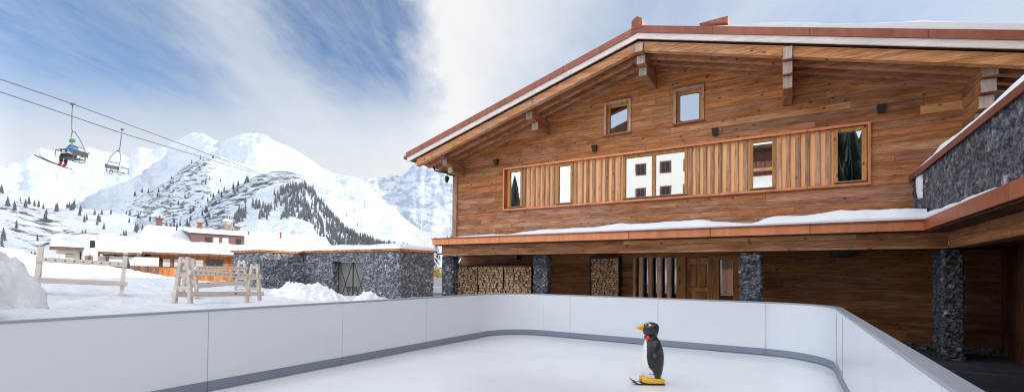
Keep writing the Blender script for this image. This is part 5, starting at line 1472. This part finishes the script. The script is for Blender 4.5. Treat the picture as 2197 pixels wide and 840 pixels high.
for a0, a1, mt in ((7.5, 8.2, 'darkpane'), (8.4, 9.0, 'curtain'), (9.4, 10.1, 'curtain'), (11.0, 11.6, 'darkpane')):
    q = MB(); F1.box(q, a0, a1, -2.2, -2.17, 5.3, 6.15); q.build('dormer_pane', M[mt], dmr)
q = MB(); E = [F1.p(5.6, -1.9, 6.66), F1.p(12.3, -1.9, 6.6), F1.p(12.3, -7.2, 7.35), F1.p(5.6, -7.2, 7.4)]; snow_slab(q, E, .26, 40, 20, 8., .4); q.build('dormer_snow', M['snow_far'], dmr, True)
def chim(a, b_, w, z0, z1, mat, cap=None, snow=0.):
    q = MB(); F1.box(q, a - w / 2, a + w / 2, b_ - w / 2, b_ + w / 2, z0, z1); c_ = q.build('chimney', mat, lc)
    if cap: q = MB(); F1.box(q, a - w * .75, a + w * .75, b_ - w * .75, b_ + w * .75, z1 + .05, z1 + .17); q.build('chimney_cap', cap, c_)
    if snow: q = MB(); ell(q, F1.p(a, b_, z1 + .18), (w * .75, w * .75, snow)); q.build('chimney_snow', M['snow_far'], c_, True)
chim(3.4, -6.9, .62, 7., 8.35, M['dormer'], M['dormer'])
chim(8.0, -7.6, .5, 7., 8.25, M['copper_dark'], M['copper_dark'])
chim(11.2, -7.2, .85, 7., 8.55, M['brick'], M['brick'], .5)
chim(12.6, -7.8, .55, 7., 8.05, M['brick'], M['dormer'])
chim(20.7, -8.5, .5, 7., 8.2, M['galv'], M['white'])
for a, b_, z0, z1, r_ in ((5.0, -5.2, 6.1, 7.35, .07), (13.4, -5.4, 6.3, 7.3, .06), (17.6, -5.0, 6.0, 7.5, .13)):
    q = MB(); q.tube([F1.p(a, b_, z0), F1.p(a, b_, z1)], r_, 8); q.tube([F1.p(a, b_, z1), F1.p(a, b_, z1 + .12)], r_ * 1.5, 8); q.build('vent_pipe', M['copper_dark'] if r_ > .1 else M['iron'], lc)
q = MB(); q.tube([F1.p(.9, -.05, 3.3), F1.p(1.15, -.6, 2.6), F1.p(1.5, -1.0, 2.1), F1.p(1.5, -1.0, -2)], .09, 6); q.build('downpipe', M['dormer'], lc)

# low house left of it
F2 = Fr((-62.0, 18.3), (0, 1))
lh = empty('low_house', (-64, 20.5, -2), label='low white house with brown balcony whose snow roof lies in shadow', cat='house')
roof_pair(F2, lh, 0, 4.4, 3.74, 5.6, -6.0, 2.5, 6.6, -7.2, .36, 9., n_=40)
q = MB(); F2.box(q, 1.3, 6.4, -7, -.9, -3, 3.3); q.build('wall', M['render_shade'], lh)
q = MB(); F2.box(q, 1.45, 6.2, -.45, -.32, 1.0, 2.30); q.build('balcony', M['chalet_dark'], lh)
q = MB(); F2.box(q, 1.5, 1.72, -.8, -.6, 0, 3.3); q.build('corner_post', M['chalet_dark'], lh)
q = MB(); F2.box(q, 1.32, 1.44, -.34, -.24, -.5, 2.5); q.build('white_post', M['white'], lh)
for a0 in (3.0, 4.1):
    q = MB(); F2.box(q, a0, a0 + .7, -.9, -.86, 1.9, 3.1); w_o = q.build('window', M['white'], lh); q = MB(); F2.box(q, a0 + .1, a0 + .6, -.86, -.84, 2.0, 3.0); q.build('pane', M['curtain'], w_o)
# white house with stair tower
F3 = Fr((-59.0, 14.45), (0, 1))
wh = empty('white_house', (-61, 16, -2), label='white rendered house with short snow roof and square stair tower at left', cat='house')
roof_pair(F3, wh, 0, 2.46, 3.98, 5.2, -6.0, 1.6, 4.1, -6.8, .34, 14., n_=40)
q = MB(); F3.box(q, .7, 2.45, -6.5, -.8, -3, 3.7); q.build('wall', M['render_shade'], wh)
q = MB(); F3.box(q, 1.35, 2.0, -.8, -.76, 2.95, 3.35); q.build('window', simple('olive_pane', (.22, .22, .15), .5), wh)
q = MB(); F3.box(q, .95, 1.12, -.8, -.72, 0., 3.2); q.build('pilaster', M['white'], wh)
q = MB(); F3.box(q, 2.47, 3.55, -3.5, -.2, -3, 5.35); tw = q.build('stair_tower', M['render'], wh)
q = MB(); F3.box(q, 2.95, 3.34, -.2, -.16, 4.0, 4.72); q.build('window', M['darkpane'], tw)
q = MB(); F3.box(q, 2.42, 3.60, -3.55, -.15, 5.352, 5.43); q.build('tower_roof', M['dormer'], tw)
q = MB(); F3.box(q, 2.62, 3.2, -.2, -.08, 2.7, 3.22); q.build('brick_planter', simple('brick_red', (.33, .11, .085), .8), tw)
q = MB(); q.tube([F3.p(2.44, -.75, 3.6), F3.p(2.44, -.7, 0.)], .06, 6); q.build('downpipe', M['iron'], wh)
# little shed with an orange gable
sh = empty('wooden_shed', (-47, 13, 0), label='small wooden shed with bright orange gable end half buried in snow', cat='shed')
q = MB(); q.add([(-45.75, 13.3, 0), (-47.2, 14.85, 0), (-49.2, 15.3, 0), (-47.4, 11.5, 0), (-45.9, 11.5, 0), (-45.75, 13.3, 1.52), (-47.2, 14.85, 2.22), (-49.2, 15.3, 1.5), (-47.4, 11.5, 1.9), (-45.9, 11.5, 1.45)], [(0, 1, 6, 5), (1, 2, 7, 6), (4, 0, 5, 9), (3, 4, 9, 8), (2, 3, 8, 7)]); q.build('wall', simple('orange_boards', (.75, .33, .06), .7, 0, .25, 3.), sh)
q = MB(); E = [(-45.5, 11.2, 1.50), (-45.45, 13.4, 1.54), (-47.1, 15.05, 2.34), (-48.4, 12.2, 2.42)]; q.hexa([(p[0], p[1], p[2] - .11) for p in E], E); r_ = q.build('roof', M['chalet_dark'], sh)
q = MB(); snow_slab(q, [(p[0], p[1], p[2] + .01) for p in E], .16, 30, 24, 6., .35); q.build('roof_snow', M['snow_far'], r_, True)
# small hut at the far left
fh = empty('field_hut', (-43.5, 8.6, 0), label='small brown hut with snowy lean-to roof at the far left behind the snow heap', cat='hut')
q = MB(); q.hexa([(-47, 6.0, -1), (-42.6, 6.0, -1), (-42.6, 9.15, -1), (-47, 9.15, -1)], [(-47, 6.0, 3.3), (-42.6, 6.0, 3.2), (-42.6, 9.15, 2.6), (-47, 9.15, 2.7)]); q.build('wall', M['chalet_dark'], fh)
q = MB(); E = [(-42.4, 6.0, 3.48), (-42.4, 9.4, 2.80), (-48, 9.4, 3.0), (-48, 6.0, 3.6)]; q.hexa([(p[0], p[1], p[2] - .12) for p in E], E); r_ = q.build('roof', M['chalet_dark'], fh)
q = MB(); snow_slab(q, [(p[0], p[1], p[2] + .01) for p in E], .2, 24, 24, 2., .4); q.build('roof_snow', M['snow_far'], r_, True)

# parked car and yellow shrub in the gap between hut and chalet
pc = empty('parked_car', (-17.6, 21.3, .15), (0, 0, R(118)), 'grey parked car partly hidden between the stone hut and the first pillar', 'car')
M['carpaint'] = simple('grey_car_paint', (.30, .31, .32), .3, .5, .05, 2.); 
q = MB(); prof = [(-2.1, .28), (2.1, .28), (2.15, .62), (1.95, .80), (1.05, .92), (.35, 1.42), (-1.35, 1.44), (-2.0, .98), (-2.15, .6)]
q.prism(prof, 'y', -.84, .84); q.build('body', M['carpaint'], pc, local=True, bevel=.05)
q = MB(); q.prism([(.95, .95), (.33, 1.36), (-1.28, 1.38), (-1.82, .98)], 'y', -.853, .853); q.build('side_window', M['darkpane'], pc, local=True)
q = MB(); q.add([(1.07, -.74, .965), (1.07, .74, .965), (.42, .68, 1.40), (.42, -.68, 1.40)], [(0, 1, 2, 3)]); q.build('windscreen', M['darkpane'], pc, local=True)
for x in (-1.3, 1.35):
    for s_ in (-1, 1):
        q = MB(); q.tube([(x, s_ * .70, .32), (x, s_ * .87, .32)], .33, 18); w_o = q.build('wheel', M['black'], pc, local=True)
        q = MB(); q.tube([(x, s_ * .871, .32), (x, s_ * .885, .32)], .2, 12); q.build('rim', M['galv'], w_o, local=True)
for s_ in (-1, 1):
    q = MB(); q.box(2.06, 2.16, s_ * .60 - .14, s_ * .60 + .14, .62, .74); q.build('headlight', M['white'], pc, local=True)
ys = empty('shrub', (-18.5, 22.2, .1), label='small yellow-leaved shrub glimpsed in the gap above the parked car', cat='shrub')
q = MB(); rs = random.Random(2)
for k in range(420):
    p = Vector((rs.gauss(0, .42), rs.gauss(0, .42), rs.uniform(.3, 2.1))); s_ = .07
    d1_ = Vector((rs.uniform(-1, 1), rs.uniform(-1, 1), rs.uniform(-1, 1))).normalized(); d2_ = d1_.orthogonal().normalized()
    q.add([p + d1_ * s_, p + d2_ * s_, p - d1_ * s_, p - d2_ * s_], [(0, 1, 2, 3)])
q.build('leaves', simple('yellow_leaves', (.48, .32, .06), .8, 0, .4, 5.), ys, local=True, recalc=False)
q = MB()
for k in range(7): q.tube([(0, 0, 0), (rs.gauss(0, .3), rs.gauss(0, .3), 1.6)], .018, 4)
q.build('stems', M['bark'], ys, local=True)
q = MB(); q.tube([(-12.0, 12.75, .3), (-12.0, 12.75, 1.2)], .014, 8); q.tube([(-12.0, 12.75, 1.2), (-12.0, 12.75, 1.23)], .02, 8)
tag(q.build('marker_stake', M['galv']), 'thin pale stake standing before the dark right face of the hut', 'stake')

# ================================================================== BEHIND THE CAMERA (seen mirrored in the window panes)
ht = empty('white_hotel', (-14, -25, 0), label='white rendered hotel with small shuttered windows, mirrored in the middle panes of the chalet', cat='hotel')
q = MB(); q.box(-21.5, -7.5, -37, -25, -1, 17.6); q.build('wall', M['render'], ht)
for z in (7.9, 10.7, 13.5):
    for x in (-20.4, -17.3, -14.7, -11.9, -9.4):
        q = MB(); q.box(x - .62, x + .62, -25.02, -24.97, z - .1, z + 1.25); w_o = q.build('window', M['chalet_dark'], ht)
        q = MB(); q.box(x - .42, x - .04, -24.969, -24.95, z, z + 1.12); q.box(x + .04, x + .42, -24.969, -24.95, z, z + 1.12); q.build('pane', M['darkpane'], w_o)
q = MB(); q.prism([(-22.3, 17.5), (-6.7, 17.5), (-14.5, 20.4)], 'y', -38, -24); q.build('roof', M['chalet_dark'], ht)
tb = empty('timber_house', (-2, -25, 0), label='dark-eaved timber house with snowy porch roof, mirrored in the second pane from the right', cat='house')
q = MB(); q.box(-6.2, 2.2, -34, -25, -1, 14.6); q.build('wall', M['chalet_dark'], tb)
q = MB(); q.box(-6.8, 2.8, -35, -23.4, 14.6, 14.9); q.build('roof', M['soffit'], tb)
q = MB(); q.box(-6.4, 2.4, -24.99, -24.4, 12.55, 12.8); q.build('balcony', M['beamX'], tb)
q = MB(); q.hexa([(-7, -25, 8), (3, -25, 8), (3, -18, 7), (-7, -18, 7)], [(-7, -25, 12.1), (3, -25, 12.1), (3, -18, 8), (-7, -18, 8)]); q.build('porch_roof', M['snow'], tb)
bs_ = []
P = []
for j in range(30):
    for i in range(60):
        x = -60 + 2.2 * i; y = -16 - 2.6 * j
        P.append((x, y, -1 + max(0, (-y - 30)) * .62 + max(0, x - 1) * .5 * min(1, max(0, -y - 20) / 8) + max(0, x + 4) * .12 * min(1, (-y - 16) / 20) + 1.2 * fbm(x * .08, y * .08, 3., 3)))
q = MB(); q.grid(P, 60, 30); tag(q.build('snowy_hillside', M['snow_ground'], smooth=True, recalc=False), kind='structure')
for i, (x, y, h) in enumerate([(2.6, -24, 17), (5.2, -27, 18), (8, -23, 16), (11, -28, 19), (-43, -44, 13), (4.2, -33, 20), (3.9, -25.5, 15), (6.6, -29, 19), (7.4, -26, 14), (9.4, -31, 20), (3.2, -30, 21), (5.8, -36, 18)]):
    put_tree((x, y, -1.5 + max(0, -y - 30) * .6), h, i, 'tall dark conifer mirrored in the right-hand window pane', 'conifers mirrored in the panes', big=True)
